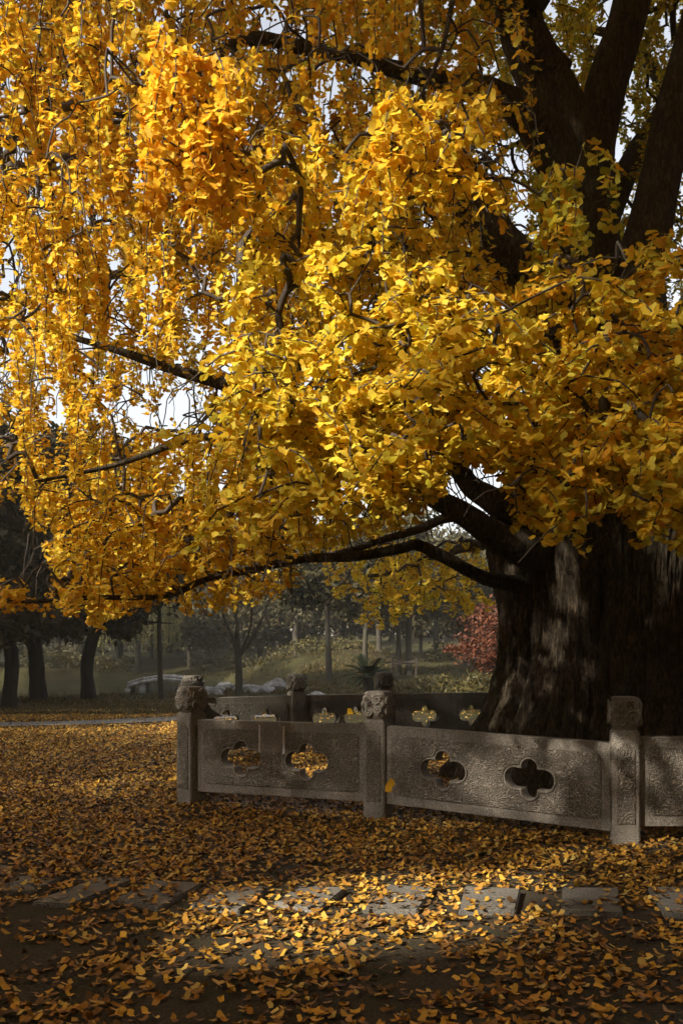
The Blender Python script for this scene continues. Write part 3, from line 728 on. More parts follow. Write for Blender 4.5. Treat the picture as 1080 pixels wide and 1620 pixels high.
# openings cut through the crown along sun rays to light ground, trunk and leaves
S_U = np.cross(SUN, UP); S_U /= np.linalg.norm(S_U); S_V = np.cross(S_U, SUN)
TARGETS = [(GP(600, 1445), 0.78), (GP(500, 1425), 0.42), (GP(700, 1480), 0.36), (GP(400, 1420), 0.3), (GP(800, 1430), 0.26),
           (np.array([2.25, 10.2, 2.15]), 0.24), (np.array([2.2, 10.2, 1.7]), 0.15), (np.array([2.3, 10.2, 2.5]), 0.2)]
CANOPY_LIT = [(P(250, 500, 9.0), 1.7), (P(480, 600, 8.0), 1.65), (P(100, 430, 9.0), 1.5), (P(630, 620, 6.8), 1.15), (P(170, 770, 8.6), 0.75), (P(380, 770, 8.8), 0.7),
              (P(20, 620, 9.0), 1.0), (P(310, 210, 6.3), 0.35), (P(690, 240, 6.3), 0.42), (P(780, 620, 6.4), 0.5), (P(460, 690, 7.2), 0.8), (P(400, 380, 8.5), 0.7)]
DENSE = [(np.array([1.9, 9.7, 0.75]), 0.6), (np.array([2.5, 9.6, 1.1]), 0.35), (np.array([1.5, 9.8, 0.2]), 0.4), (P(870, 1230, 8.3), 0.4)]
def in_dense(u, v):
    k = np.zeros(len(u), bool)
    for c, r in DENSE: k |= np.hypot(u - c @ S_U, v - c @ S_V) < r
    return k
def canopy_cut(pos):
    cut = np.zeros(len(pos), bool); u, v, w = pos @ S_U, pos @ S_V, pos @ SUN
    for c, r in CANOPY_LIT:
        q = np.hypot(u - c @ S_U, v - c @ S_V) + 0.35 * sinnoise(u, v, 93, 1.4)
        cut |= (q < r) & (w > c @ SUN + 0.5)
    return cut & ~in_dense(u, v)
def sunlit_cut(pos, strength=1.0):
    cut = np.zeros(len(pos), bool); u, v, w = pos @ S_U, pos @ S_V, pos @ SUN
    for c, r in TARGETS:
        q = np.hypot(u - c @ S_U, v - c @ S_V) + 0.12 * sinnoise(u, v, 91, 0.5)
        cut |= (q < r) & (w > c @ SUN + 0.25)
    return cut & (RNG.random(len(pos)) < strength)
keep &= ~sunlit_cut(LPa, 0.9)
LPa, LAa, LNa, LSa, LCa, LLa = (a_[keep] for a_ in (LPa, LAa, LNa, LSa, LCa, LLa))

# the fan-shaped ginkgo leaf: stalk, two lobes and a notch
def fan(angles, radii, stalk_tri):
    ang = np.radians(angles); rad = np.array(radii); k = len(ang)
    x = np.concatenate([[0.0], rad * np.sin(ang)]); y = np.concatenate([[0.0], rad * np.cos(ang)]); blade = np.ones(k + 1)
    tri = [[0, q + 2, q + 1] for q in range(k - 1)]
    if stalk_tri:
        x = np.concatenate([x, [-0.028, 0.028]]); y = np.concatenate([y, [-0.75, -0.75]]); blade = np.concatenate([blade, [0, 0]]); tri.append([0, k + 1, k + 2])
    return x, y, blade, np.array(tri)
FULL = fan([-74, -50, -24, 0, 24, 50, 74], [0.80, 1.0, 1.0, 0.74, 1.0, 1.0, 0.80], True)
MEDIUM = fan([-74, -38, 0, 38, 74], [0.84, 1.04, 0.74, 1.04, 0.84], True)
LOW = fan([-70, -36, 0, 36, 70], [0.84, 1.04, 0.76, 1.04, 0.84], False)
def leaf_geo(pos, axis_, nrm, size, curl, wave, stalk=0.55, tpl=None):
    fx, fy, blade, tri = tpl or FULL; nv = len(fx)
    n = len(pos); y = axis_ / np.linalg.norm(axis_, axis=1)[:, None]
    z = nrm - y * (nrm * y).sum(1)[:, None]; z /= np.linalg.norm(z, axis=1)[:, None] + 1e-9
    x = np.cross(y, z)
    lx = np.broadcast_to(fx, (n, nv)); ly = np.broadcast_to(fy, (n, nv)) + stalk
    lz = curl[:, None] * (lx ** 2) * 0.9 - 0.25 * np.abs(curl[:, None]) * np.maximum(ly - stalk, 0) ** 2 + wave[:, None] * np.sin(lx * 5) * 0.10
    lz = lz * blade
    V = pos[:, None] + size[:, None, None] * (x[:, None] * lx[..., None] + y[:, None] * ly[..., None] + z[:, None] * lz[..., None])
    Fc = tri[None] + (np.arange(n) * nv)[:, None, None]
    return V.reshape(-1, 3), Fc.reshape(-1, 3)
curl = RNG.normal(0.1, 0.42, len(LPa)); wave = RNG.normal(0, 1, len(LPa))

# 300 largest-looking leaves as single objects
px, py = proj(LPa); vis = (px > 5) & (px < 1075) & (py > 5)
score = np.where(vis, LSa / LPa[:, 1], 0) * RNG.uniform(0.93, 1.07, len(LPa))
single = np.zeros(len(LPa), bool); single[np.argsort(-score)[:300]] = True
def frame_mtx(pos, ax_, nr, size):
    y = Vector(ax_).normalized(); z = Vector(nr); z = (z - y * z.dot(y)).normalized(); x = y.cross(z)
    return Matrix(((x[0] * size, y[0] * size, z[0] * size, pos[0]), (x[1] * size, y[1] * size, z[1] * size, pos[1]), (x[2] * size, y[2] * size, z[2] * size, pos[2]), (0, 0, 0, 1)))
def leaf_variants(name, mat, n=8, stalk=0.55, cs=0.42):
    out = []
    for k_ in range(n):
        V, Fc = leaf_geo(np.zeros((1, 3)), np.array([[0, 1.0, 0]]), np.array([[0, 0, 1.0]]), np.ones(1), np.array([random.gauss(.1, cs)]), np.array([random.gauss(0, 1)]), stalk)
        me = np_mesh(name, V, Fc); me.materials.append(mat); out.append(me)
    return out
var = leaf_variants('leaf', M_LEAF_O)
gk_inv = Matrix.Translation(-Vector(gk.location))
for q in np.where(single)[0]:
    o = bpy.data.objects.new('leaf', random.choice(var)); COL.objects.link(o); o.parent = gk
    o.matrix_parent_inverse = gk_inv; o.matrix_basis = frame_mtx(LPa[q], LAa[q], LNa[q], LSa[q]); o.color = (*LCa[q], 1)
near_ = ~single & (LPa[:, 1] < 7.2); far_ = ~single & ~near_     # near leaves get the rounder outline
V1, F1 = leaf_geo(LPa[near_], LAa[near_], LNa[near_], LSa[near_], curl[near_], wave[near_], 0.55, FULL)
V2, F2 = leaf_geo(LPa[far_], LAa[far_], LNa[far_], LSa[far_], curl[far_], wave[far_], 0.55, MEDIUM)
fo = gpart('foliage', np_mesh('foliage', np.vstack([V1, V2]), np.vstack([F1, F2 + len(V1)]), np.vstack([np.repeat(LCa[near_], 10, axis=0), np.repeat(LCa[far_], 8, axis=0)])), M_LEAF); tag(fo, kind='stuff')
tw = gpart('twig_network', bag.mesh('twig_network'), M_TWIG); tag(tw, kind='stuff')
print('leaves', len(LPa), 'shoots', ns)

# the rest of the crown, over and beside the view, unseen and thickened for shade
n = 130000
cp = np.stack([RNG.uniform(-9, 11, n), RNG.uniform(-5, 21, n), RNG.uniform(5.0, 15.5, n)], -1)
qd = ((cp[:, 0] - 1.0) / 10.5) ** 2 + ((cp[:, 1] - 8.0) / 13) ** 2
dome = 15.5 - 5.0 * qd
inside = (qd < 1) & (cp[:, 2] < dome) & (cp[:, 2] > dome - 5.5)
above = cp[:, 2] > EYE + (HORIZON + 60) / F * np.maximum(cp[:, 1], 0) + 0.4
side = (np.abs(cp[:, 0]) / np.maximum(cp[:, 1], 0.01) > 600 / F) & (cp[:, 2] > 5.0 + 0.0 * cp[:, 0]) & (cp[:, 0] > 0)
cl = sinnoise(cp[:, 0], cp[:, 1] + cp[:, 2], 201, 3.2) > -0.9
sel = inside & (above | side) & cl; cp = cp[sel]
cp = cp[~(sunlit_cut(cp) | canopy_cut(cp))]
m = len(cp); azm = RNG.uniform(0, 6.28, m)
axc = np.stack([np.cos(azm), np.sin(azm), RNG.uniform(-1, 0.2, m)], -1)
V, Fc = leaf_geo(cp, axc, UP + RNG.normal(0, .6, (m, 3)), RNG.uniform(0.20, 0.28, m), RNG.normal(.1, .4, m), RNG.normal(0, 1, m), 0.55, LOW)
uc = gpart('upper_crown', np_mesh('upper_crown', V, Fc, np.repeat(colour(m, (.3, .3, .1, .2, .1)), 6, axis=0)), M_LEAF); tag(uc, kind='stuff')
print('upper', m)

# ------------------------------------------------------------------ fallen leaves
n = 210000
yy = RNG.uniform(3.2 ** 1.5, 24 ** 1.5, n) ** (1 / 1.5); xx = RNG.uniform(-1, 1, n) * (yy * 0.36 + 1.2)
px, py = proj(np.stack([xx, yy, np.zeros(n)], -1))
dn = 0.62 + 0.20 * sinnoise(xx, yy, 301, 1.6) + 0.18 * sinnoise(xx, yy, 302, 0.5)
dn = dn + 0.22 * sstep(6.3, 7.2, yy) * (1 - 0.5 * sstep(16, 20, yy)) - 0.20 * sstep(6.0, 4.8, yy)
dn = np.where((yy > 5.6) & (yy < 6.35), dn - 0.14, dn)
near = 1.0
onpath = np.min(np.hypot(xx[:, None] - pc[None, ::3, 0], yy[:, None] - pc[None, ::3, 1]), axis=1) < 0.75
dn = np.where((yy > 15.2) & (xx > -2.3), 0.02, dn); dn = np.where(onpath, 0.10, dn); dn = np.where(yy > 22.3, 0.08, dn)
dn = np.where(np.hypot(xx - TX, yy - TY) < 2.0, 0, dn)
for (x, y) in POSTS: dn = np.where(np.maximum(abs(xx - x), abs(yy - y)) < 0.12, 0, dn)
kp_ = RNG.random(n) < np.clip(dn, 0, 1); xx, yy = xx[kp_], yy[kp_]; n = len(xx)
zz_ = hgt(xx, yy) + RNG.uniform(0.004, 0.030, n)
# leaves lying on the slabs are lifted to the slab's face
for q in stones:
    c = np.array([GP(*p)[:2] for p in q]); ins = np.ones(n, bool)
    for s in range(4):
        e = c[(s + 1) % 4] - c[s]; ins &= (e[0] * (yy - c[s, 1]) - e[1] * (xx - c[s, 0])) > -0.02
    zz_ = np.where(ins, hgt(xx, yy) + 0.036 + RNG.uniform(0.0, 0.012, n), zz_)
    drop = ins & (RNG.random(n) < (0.62 if stones.index(q) in (2, 3, 7, 8, 9) else 0.35))
    m_ = ~drop; xx, yy, zz_ = xx[m_], yy[m_], zz_[m_]; n = len(xx)
az = RNG.uniform(0, 2 * np.pi, n); til = RNG.normal(0, 0.16, n)
lp = np.stack([xx, yy, zz_], -1); la = np.stack([np.cos(az), np.sin(az), til], -1)
ln = np.stack([RNG.normal(0, 0.30, n), RNG.normal(0, 0.30, n), np.ones(n)], -1)
lsz = RNG.uniform(0.025, 0.040, n) * np.where(RNG.random(n) < 0.15, 1.2, 1)
LPAL = np.array([(0.58, 0.34, 0.05), (0.50, 0.26, 0.035), (0.36, 0.17, 0.03), (0.21, 0.105, 0.03), (0.56, 0.40, 0.11), (0.11, 0.065, 0.028)])
lc = LPAL[RNG.choice(6, n, p=[.24, .17, .17, .18, .10, .14])] * RNG.uniform(0.6, 1.2, (n, 1))
lcurl = np.abs(RNG.normal(0.25, 0.45, n)); lwave = RNG.normal(0, 1, n)
px, py = proj(lp); vis = (px > 8) & (px < 1072) & (py < 1612)
sc = np.where(vis, lsz / lp[:, 1], 0); single = np.zeros(n, bool); single[np.argsort(-sc)[:300]] = True
var2 = leaf_variants('fallen_leaf', M_LITTER_O, 8, 0.0, 0.4)
for q in np.where(single)[0]:
    o = bpy.data.objects.new('fallen_leaf', random.choice(var2)); COL.objects.link(o)
    o.matrix_world = frame_mtx(lp[q] + np.array([0, 0, 0.006]), la[q], ln[q], lsz[q]); o.color = (*lc[q], 1)
    tag(o, 'golden fan-shaped ginkgo leaf lying on the bare earth in front of the stepping stones', 'leaf', 'fallen leaves on the earth')
r_ = ~single
V, Fc = leaf_geo(lp[r_], la[r_], ln[r_], lsz[r_], lcurl[r_], lwave[r_], 0.0, LOW)
lit = link('leaf_litter', np_mesh('leaf_litter', V, Fc, np.repeat(lc[r_], 6, axis=0)), M_LITTER)
tag(lit, 'golden and brown ginkgo leaves strewn thickly over the ground', 'leaf litter', kind='stuff')
print('litter', n)
# grass on the lawn and the banks
n = 60000
gy = 22.5 + 40 * RNG.random(n) ** 1.3; gx = -14 * gy / 40 + RNG.random(n) * (gy * 0.35 + 12 * gy / 40)
gz = hgt(gx, gy); ok = (gz > -0.25) & (sinnoise(gx, gy, 411, 3.0) > -0.8); gx, gy, gz = gx[ok], gy[ok], gz[ok]; n = len(gx)
hb = RNG.uniform(0.05, 0.11, n) * np.where(gy > 31, 1.2, 0.8) * (1 + 0.5 * sinnoise(gx, gy, 412, 4.0)); hb = np.clip(hb, .03, .3); wb2 = hb * 0.22 + .008
az = RNG.uniform(0, 6.28, n); base = np.stack([gx, gy, gz - .01], -1); sd = np.stack([np.cos(az), np.sin(az), np.zeros(n)], -1) * wb2[:, None]
tip = base + np.stack([RNG.normal(0, .35, n) * hb, RNG.normal(0, .35, n) * hb, hb], -1)
gc = np.array([(0.04, 0.042, 0.014), (0.06, 0.058, 0.018), (0.08, 0.068, 0.022), (0.10, 0.072, 0.026)])[RNG.integers(0, 4, n)]
gm = np_mesh('grass', np.stack([base - sd, base + sd, tip], 1).reshape(-1, 3), np.arange(3 * n).reshape(-1, 3), np.repeat(gc, 3, axis=0))
tag(link('grass', gm, M_GREEN), 'rough autumn grass on the lawn and the pond banks', 'grass', kind='stuff')
# two leaves caught in the air as they fall
for (x, y, d, sz, ax_, nr, lab) in [(609, 1240, 6.6, 0.060, (1.0, -0.2, -0.45), (-0.1, -1, 0.25), 'yellow ginkgo leaf in mid-air before the middle balustrade post'),
                                   (548, 1131, 9.6, 0.075, (1.0, 0.1, 0.2), (-0.3, -0.5, 1), 'yellow ginkgo leaf falling past the dark inner panels')]:
    V, Fc = leaf_geo(np.zeros((1, 3)), np.array([ax_]), np.array([nr]), np.array([sz]), np.array([0.9]), np.array([0.5]), 0.1)
    me = np_mesh('falling_leaf', V, Fc); me.materials.append(M_LITTER_O)
    o = bpy.data.objects.new('falling_leaf', me); COL.objects.link(o); o.location = P(x, y, d); o.color = (0.8, 0.48, 0.03, 1)
    tag(o, lab, 'leaf')

# ------------------------------------------------------------------ trees and planting beyond
def leaf_cloud(cen, size, cols, flat=0.0):
    """many small bent leaf blades: two triangles each"""
    n = len(cen); a = RNG.normal(0, 1, (n, 3)); a[:, 2] *= 1 - flat; a /= np.linalg.norm(a, axis=1)[:, None] + 1e-9
    b_ = RNG.normal(0, 1, (n, 3)); b_ -= a * (a * b_).sum(1)[:, None]; b_ /= np.linalg.norm(b_, axis=1)[:, None] + 1e-9
    c_ = np.cross(a, b_); s = size[:, None]
    V = np.stack([cen - a * s, cen + b_ * s * 0.45 + c_ * s * 0.15, cen + a * s, cen - b_ * s * 0.45 + c_ * s * 0.15], 1)
    Fc = np.array([[0, 1, 2, 3]])[None] + (np.arange(n) * 4)[:, None, None]
    return np_mesh('crown', V.reshape(-1, 3), Fc.reshape(-1, 4), np.repeat(cols, 4, axis=0))
GREENS = {'dark': [(0.018, 0.024, 0.012), (0.028, 0.034, 0.016), (0.04, 0.044, 0.02)], 'olive': [(0.05, 0.052, 0.02), (0.075, 0.07, 0.025), (0.04, 0.045, 0.018)],
          'mid': [(0.03, 0.04, 0.02), (0.048, 0.055, 0.026), (0.06, 0.06, 0.025)], 'willow': [(0.20, 0.20, 0.07), (0.15, 0.16, 0.06), (0.24, 0.22, 0.08)],
          'red': [(0.095, 0.026, 0.017), (0.07, 0.022, 0.015), (0.125, 0.042, 0.022)], 'autumn': [(0.22, 0.15, 0.04), (0.15, 0.11, 0.04), (0.11, 0.10, 0.04)],
          'shrub': [(0.04, 0.05, 0.018), (0.07, 0.07, 0.025), (0.10, 0.09, 0.03)]}
def clumps(ells, n, spread=0.20, nclump=60, hollow=0.35):
    """points in clumps spread through a set of ellipsoids (cx,cy,cz,rx,ry,rz)"""
    w = np.array([e[3] * e[4] * e[5] for e in ells]) ** 0.7; w /= w.sum(); out = []
    for e, k_ in zip(ells, (w * n).astype(int)):
        m = max(6, int(nclump * k_ / n)); dv = RNG.normal(0, 1, (m, 3)); dv /= np.linalg.norm(dv, axis=1)[:, None]
        r = RNG.uniform(hollow, 1, m)[:, None] ** 0.5
        cc = np.array(e[:3]) + dv * r * np.array(e[3:]); pick = RNG.integers(0, m, k_)
        sc_ = spread * np.array(e[3:]) * RNG.uniform(0.5, 1.3, (m, 1))
        out.append(cc[pick] + RNG.normal(0, 1, (k_, 3)) * sc_[pick])
    return np.vstack(out)
def tree(name, label, x, y, trunk, ells, pal, n, lsize, group=None, limbs=6, cat='tree', cut=False, nclump=60, bark=None):
    z0 = float(hgt(x, y)); e = empty(name, (x, y, z0), label, cat, group)
    (tr, tr_top, th_, lean) = trunk; bag = Bag()
    top = np.array([x + lean, y, z0 + th_])
    mid_ = [np.array([x, y, z0 - 0.15]), np.array([x + lean * 0.2 + RNG.normal(0, tr * .3), y, z0 + th_ * 0.35]), np.array([x + lean * 0.6 + RNG.normal(0, tr * .4), y, z0 + th_ * 0.7]), top]
    pp = catmull(mid_, 5); rr = np.interp(np.linspace(0, 1, len(pp)), [0, 0.08, 0.3, 1], [tr * 1.35, tr, tr * 0.9, tr_top])
    bag.add(*tube(pp, rr, 9, rough=0.05))
    for k_ in range(limbs):
        el = ells[k_ % len(ells)]; f = RNG.uniform(0.55, 1.0); a_ = pp[int(f * (len(pp) - 1))]
        dv = RNG.normal(0, 0.55, 3); b_ = np.array(el[:3]) + dv * np.array(el[3:])
        mm = (a_ + b_) / 2 + np.array([0, 0, -0.08 * np.linalg.norm(b_ - a_)])
        lp_ = catmull([a_, mm, b_], 5); bag.add(*tube(lp_, np.linspace(tr_top * 0.8, 0.012, len(lp_)), 5))
    link('trunk', bag.mesh('trunk'), bark or M_BARK2, e)
    pts = clumps(ells, n, nclump=nclump)
    pts = pts[pts[:, 2] > hgt(pts[:, 0], pts[:, 1]) + 0.05]
    if cut: pts = pts[~(sunlit_cut(pts) | canopy_cut(pts))]
    cols = np.array(GREENS[pal])[RNG.integers(0, 3, len(pts))] * RNG.uniform(0.75, 1.25, (len(pts), 1))
    link('crown', leaf_cloud(pts, RNG.uniform(0.7, 1.3, len(pts)) * lsize, cols), M_GREEN, e)
    return e
def W(px, d): return (px - 540) / F * d
def Zp(py, d): return EYE + (HORIZON - py) / F * d

# dark evergreens on the near bank, left
for (bx, d, w, hh, lean, lab) in [(140, 29.0, .21, 3.4, .3, 'dark evergreen with one thick straight trunk beside the open lawn'),
                                  (62, 28.0, .24, 3.2, -.3, 'dark evergreen with a stout forking trunk between its neighbours'),
                                  (12, 25.5, .20, 3.0, .2, 'dark evergreen with a slim trunk in the deepest shade'),
                                  (-70, 27.0, .26, 3.2, .4, 'dark evergreen spreading over the shaded path')]:
    x = W(bx, d)
    tree('evergreen_tree', lab, x, d, (w, w * .6, hh, lean), [(x - .6, d, 4.5, 2.1, 1.8, 1.9), (x + 1.1, d + .4, 3.7, 1.7, 1.6, 1.3), (x, d + 1, 6.3, 1.9, 1.7, 1.6), (x - 1.6, d - .3, 3.3, 1.3, 1.2, 1.0), (x + .4, d - .8, 2.6, 1.4, 1.0, .8), (x - 1.2, d + .6, 2.4, 1.2, 1.0, .8)],
         'dark', 11000, 0.145, 'dark evergreens by the lawn', 14, bark=M_BARK3)
# slim trunk and young forked tree on the lawn edge
x = W(255, 29.2); tree('slim_tree', 'slim dark upright trunk rising alone at the lawn edge', x, 29.2, (.085, .05, 4.2, -.05), [(x, 29.2, 5.2, 1.1, 1.1, 1.3)], 'autumn', 1800, 0.11, None, 5)
x, d = W(377, 30.0), 30.0
e = empty('forked_tree', (x, d, 0), 'young tree forking low into upright limbs near the pond rocks', 'tree')
bag = Bag(); z0 = float(hgt(x, d))
bag.add(*tube(catmull([P(377, 1112, d), P(378, 1070, d), P(376, 1030, d)], 5), np.interp(np.linspace(0, 1, 11), [0, 1], [.13, .10]), 9))
for pts_, r0 in [([(376, 1034), (366, 1005), (354, 975), (345, 930)], .06), ([(376, 1030), (375, 990), (372, 950), (378, 900)], .075), ([(377, 1034), (392, 1005), (398, 975), (396, 930)], .05), ([(377, 1040), (398, 1010), (414, 980), (424, 955), (440, 910)], .065)]:
    pp = catmull([P(a_, b_, d + random.uniform(-.3, .3) * (b_ < 1000)) for a_, b_ in pts_], 5); bag.add(*tube(pp, np.linspace(r0, .02, len(pp)), 7))
link('trunk', bag.mesh('trunk'), M_BARK2, e)
pts = clumps([(x, d, Zp(900, d), 1.5, 1.3, 1.2), (x + .6, d, Zp(850, d), 1.2, 1.2, 1.0)], 1500)
link('crown', leaf_cloud(pts, RNG.uniform(.07, .12, len(pts)), np.array(GREENS['autumn'])[RNG.integers(0, 3, len(pts))]), M_GREEN, e)

# weeping willow across the water
x, d = W(212, 57.5), 57.5
e = empty('willow_tree', (x, d, 0), 'pale weeping willow trailing over the pond by the footbridge', 'tree')
bag = Bag(); bag.add(*tube(catmull([(x + .3, d, -0.4), (x + .2, d, 1.5), (x - .1, d, 3.2), (x, d, 4.8)], 5), np.linspace(.22, .09, 16), 8)); link('trunk', bag.mesh('trunk'), M_BARK2, e)
strands = []; cols = []
for k_ in range(620):
    a_ = random.uniform(0, 6.28); r = 2.7 * math.sqrt(random.random()); sx_, sy_ = x + r * math.cos(a_), d + r * math.sin(a_)
    zt = 6.4 - 0.25 * r * r + random.uniform(-.3, .3); zb = max(0.5, zt - random.uniform(1.4, 3.6)); m = int((zt - zb) / .07)
    q = np.stack([np.full(m, sx_) + np.cumsum(RNG.normal(0, .012, m)), np.full(m, sy_) + np.cumsum(RNG.normal(0, .012, m)), np.linspace(zt, zb, m)], -1); strands.append(q)
pts = np.vstack(strands); n = len(pts)
a_ = RNG.normal(0, .35, (n, 3)); a_[:, 2] = -1; a_ /= np.linalg.norm(a_, axis=1)[:, None]; b_ = np.cross(a_, RNG.normal(0, 1, (n, 3))); b_ /= np.linalg.norm(b_, axis=1)[:, None]
V = np.stack([pts, pts + a_ * .08 + b_ * .028, pts + a_ * .17, pts + a_ * .08 - b_ * .028], 1)
link('crown', np_mesh('crown', V.reshape(-1, 3), (np.array([[0, 1, 2, 3]])[None] + (np.arange(n) * 4)[:, None, None]).reshape(-1, 4), np.repeat(np.array(GREENS['willow'])[RNG.integers(0, 3, n)], 4, axis=0)), M_GREEN, e)

# the grove on the rising ground
grove = [ # px, distance, trunk radius, height, crown ellipsoid radii, palette, label
 (521, 38, .12, 6.5, (1.6, 1.6, 1.9), 'mid', 'slender straight tree behind the small inner post'),
 (577, 46, .12, 6.0, (1.9, 1.9, 2.0), 'olive', 'tree with a narrow trunk just behind the cycad'),
 (600, 52, .15, 7.0, (2.2, 2.0, 2.3), 'mid', 'tree further back between the cycad and the braced trunks'),
 (630, 40, .11, 6.0, (1.6, 1.6, 1.8), 'mid', 'braced slender tree beside the taller braced trunk'),
 (647, 40, .13, 6.8, (1.7, 1.7, 1.9), 'mid', 'taller braced tree with a bare trunk'),
 (690, 50, .14, 6.0, (2.0, 2.0, 2.0), 'olive', 'tree on the slope between the braced trunks and the red maple'),
 (735, 44, .12, 5.0, (1.9, 1.9, 1.7), 'mid', 'tree behind the red maple'),
 (470, 58, .2, 7.0, (2.8, 2.4, 2.6), 'mid', 'broad tree standing on the grassy mound'),
 (410, 66, .2, 7.5, (3.0, 2.6, 3.0), 'dark', 'dense dark tree beyond the grassy mound'),
 (330, 70, .22, 7.5, (3.2, 2.8, 3.0), 'mid', 'rounded tree across the pond behind the footbridge'),
 (280, 78, .22, 8.0, (3.2, 3.0, 3.4), 'dark', 'dark tree across the pond between rounded trees'),
 (190, 74, .25, 10.5, (3.4, 3.0, 5.0), 'olive', 'tall pale tree rising above the evergreens'),
 (90, 62, .25, 12.0, (2.8, 2.8, 5.5), 'olive', 'tallest feathery tree behind the evergreens'),
 (10, 66, .25, 12.5, (3.6, 3.0, 5.5), 'mid', 'tall tree behind the evergreens in shade'),
 (-80, 60, .25, 11.0, (3.6, 3.0, 5.0), 'mid', 'tall tree standing past the evergreens by the water'),
 (540, 74, .2, 8.0, (3.2, 2.8, 2.8), 'mid', 'tree at the back of the grove behind the inner posts'),
 (620, 80, .2, 8.5, (3.4, 2.8, 3.0), 'dark', 'dark tree at the back of the grove'),
 (700, 76, .2, 8.0, (3.2, 2.8, 3.0), 'mid', 'tree at the back of the grove above the red maple'),
 (780, 70, .2, 8.0, (3.4, 2.8, 3.0), 'dark', 'dark tree at the back beside the huge trunk'),
 (900, 60, .2, 8.0, (3.4, 2.8, 3.0), 'mid', 'tree hidden mostly by the huge trunk'),
 (300, 64, .14, 4.4, (2.4, 2, 1.7), 'mid', 'low spreading tree on the far bank past the bridge'),
 (430, 62, .12, 4.2, (2.2, 2, 1.6), 'dark', 'low dark tree on the mound beside the forked tree'),
 (550, 64, .12, 4.4, (2.3, 2, 1.7), 'mid', 'low tree behind the cycad under taller crowns'),
 (665, 62, .12, 4.4, (2.3, 2, 1.7), 'dark', 'low dark tree behind the braced trunks'),
 (765, 58, .12, 4.2, (2.2, 2, 1.7), 'mid', 'low tree above the red maple'),
 (130, 70, .14, 5.0, (2.8, 2, 2.0), 'dark', 'low dark tree behind the evergreens across the water'),
 (240, 72, .14, 5.0, (2.6, 2, 2.0), 'dark', 'low dark tree behind the willow'),
 (440, 90, .22, 9.0, (4.2, 3, 3.4), 'mid', 'hazy tree far behind the grassy mound'),
 (355, 96, .22, 9.0, (4.2, 3, 3.6), 'mid', 'hazy tree far behind the footbridge'),
 (500, 100, .22, 9.0, (4.2, 3, 3.6), 'olive', 'hazy tree farthest back in the grove'),
]
for (pxx, d, tr, hh, (rx, ry, rz), pal, lab) in grove:
    x = W(pxx, d); z0 = float(hgt(x, d)); cz = z0 + hh * 0.72
    rx *= 1.2; ry *= 1.2
    ells = [(x, d, cz, rx, ry, rz), (x + rx * .5, d, cz - rz * .45, rx * .7, ry * .7, rz * .6), (x - rx * .55, d + .3, cz - rz * .3, rx * .65, ry * .7, rz * .6)]
    tree('grove_tree', lab, x, d, (tr, tr * .5, hh * .75, RNG.uniform(-.3, .3)), ells, pal, 5000 if d < 60 else 4000, 0.15 if d < 60 else 0.23, 'park trees beyond the pond and lawn', 8, nclump=80)
# the wood that closes the view, far off: one mass
pts = []
for k_ in range(70):
    yq = random.uniform(118, 150); xq = random.uniform(-85, 60); z0 = float(hgt(xq, yq)); hq = random.uniform(7, 11) + (4 if xq < -25 else 0)
    pts.append(clumps([(xq, yq, z0 + hq * .5, 4.5, 4, hq * .5)], 700, nclump=60))
pts = np.vstack(pts)
tag(link('far_wood', leaf_cloud(pts, RNG.uniform(.32, .62, len(pts)), np.array(GREENS['mid'])[RNG.integers(0, 3, len(pts))] * RNG.uniform(.7, 1.2, (len(pts), 1))), M_GREEN),
    'hazy mass of far woodland closing the view across the park', 'woodland', kind='stuff')
# timber brace tying the two slender trunks
e = empty('tree_brace', (W(638, 39.7), 39.7, 0), 'timber pole brace tied around the slender trunks', 'tree brace')
bag = Bag(); z0 = float(hgt(W(638, 39.7), 39.7))
for (a_, b_) in [((616, 1046), (660, 1049)), ((618, 1052), (657, 1046))]:
    link('crossbar', np_mesh('crossbar', *tube(np.array([P(*a_, 39.6), P((a_[0] + b_[0]) / 2, (a_[1] + b_[1]) / 2, 39.55), P(*b_, 39.6)]), .045, 7), smooth=True), M_TWIG, e)
for pxx in (618, 656):
    link('prop', np_mesh('prop', *tube(np.array([(W(pxx, 39.5), 39.5, z0 - .3), tuple(P(pxx + 2, 1060, 39.5)), tuple(P(pxx + 3, 1040, 39.55))]), .045, 7), smooth=True), M_TWIG, e)

# red maple
x, d = W(800, 28.0), 28.0; z0 = float(hgt(x, d))
tree('red_maple', 'small russet red maple beside the huge trunk', x, d, (.09, .05, 1.0, -.15),
     [(x - .1, d, Zp(1005, d), 1.45, 1.3, .85), (x - .6, d, Zp(1030, d), 1.1, 1.0, .5), (x + .2, d, Zp(970, d), 1.0, .9, .6)], 'red', 5500, 0.06, None, 10, nclump=130)

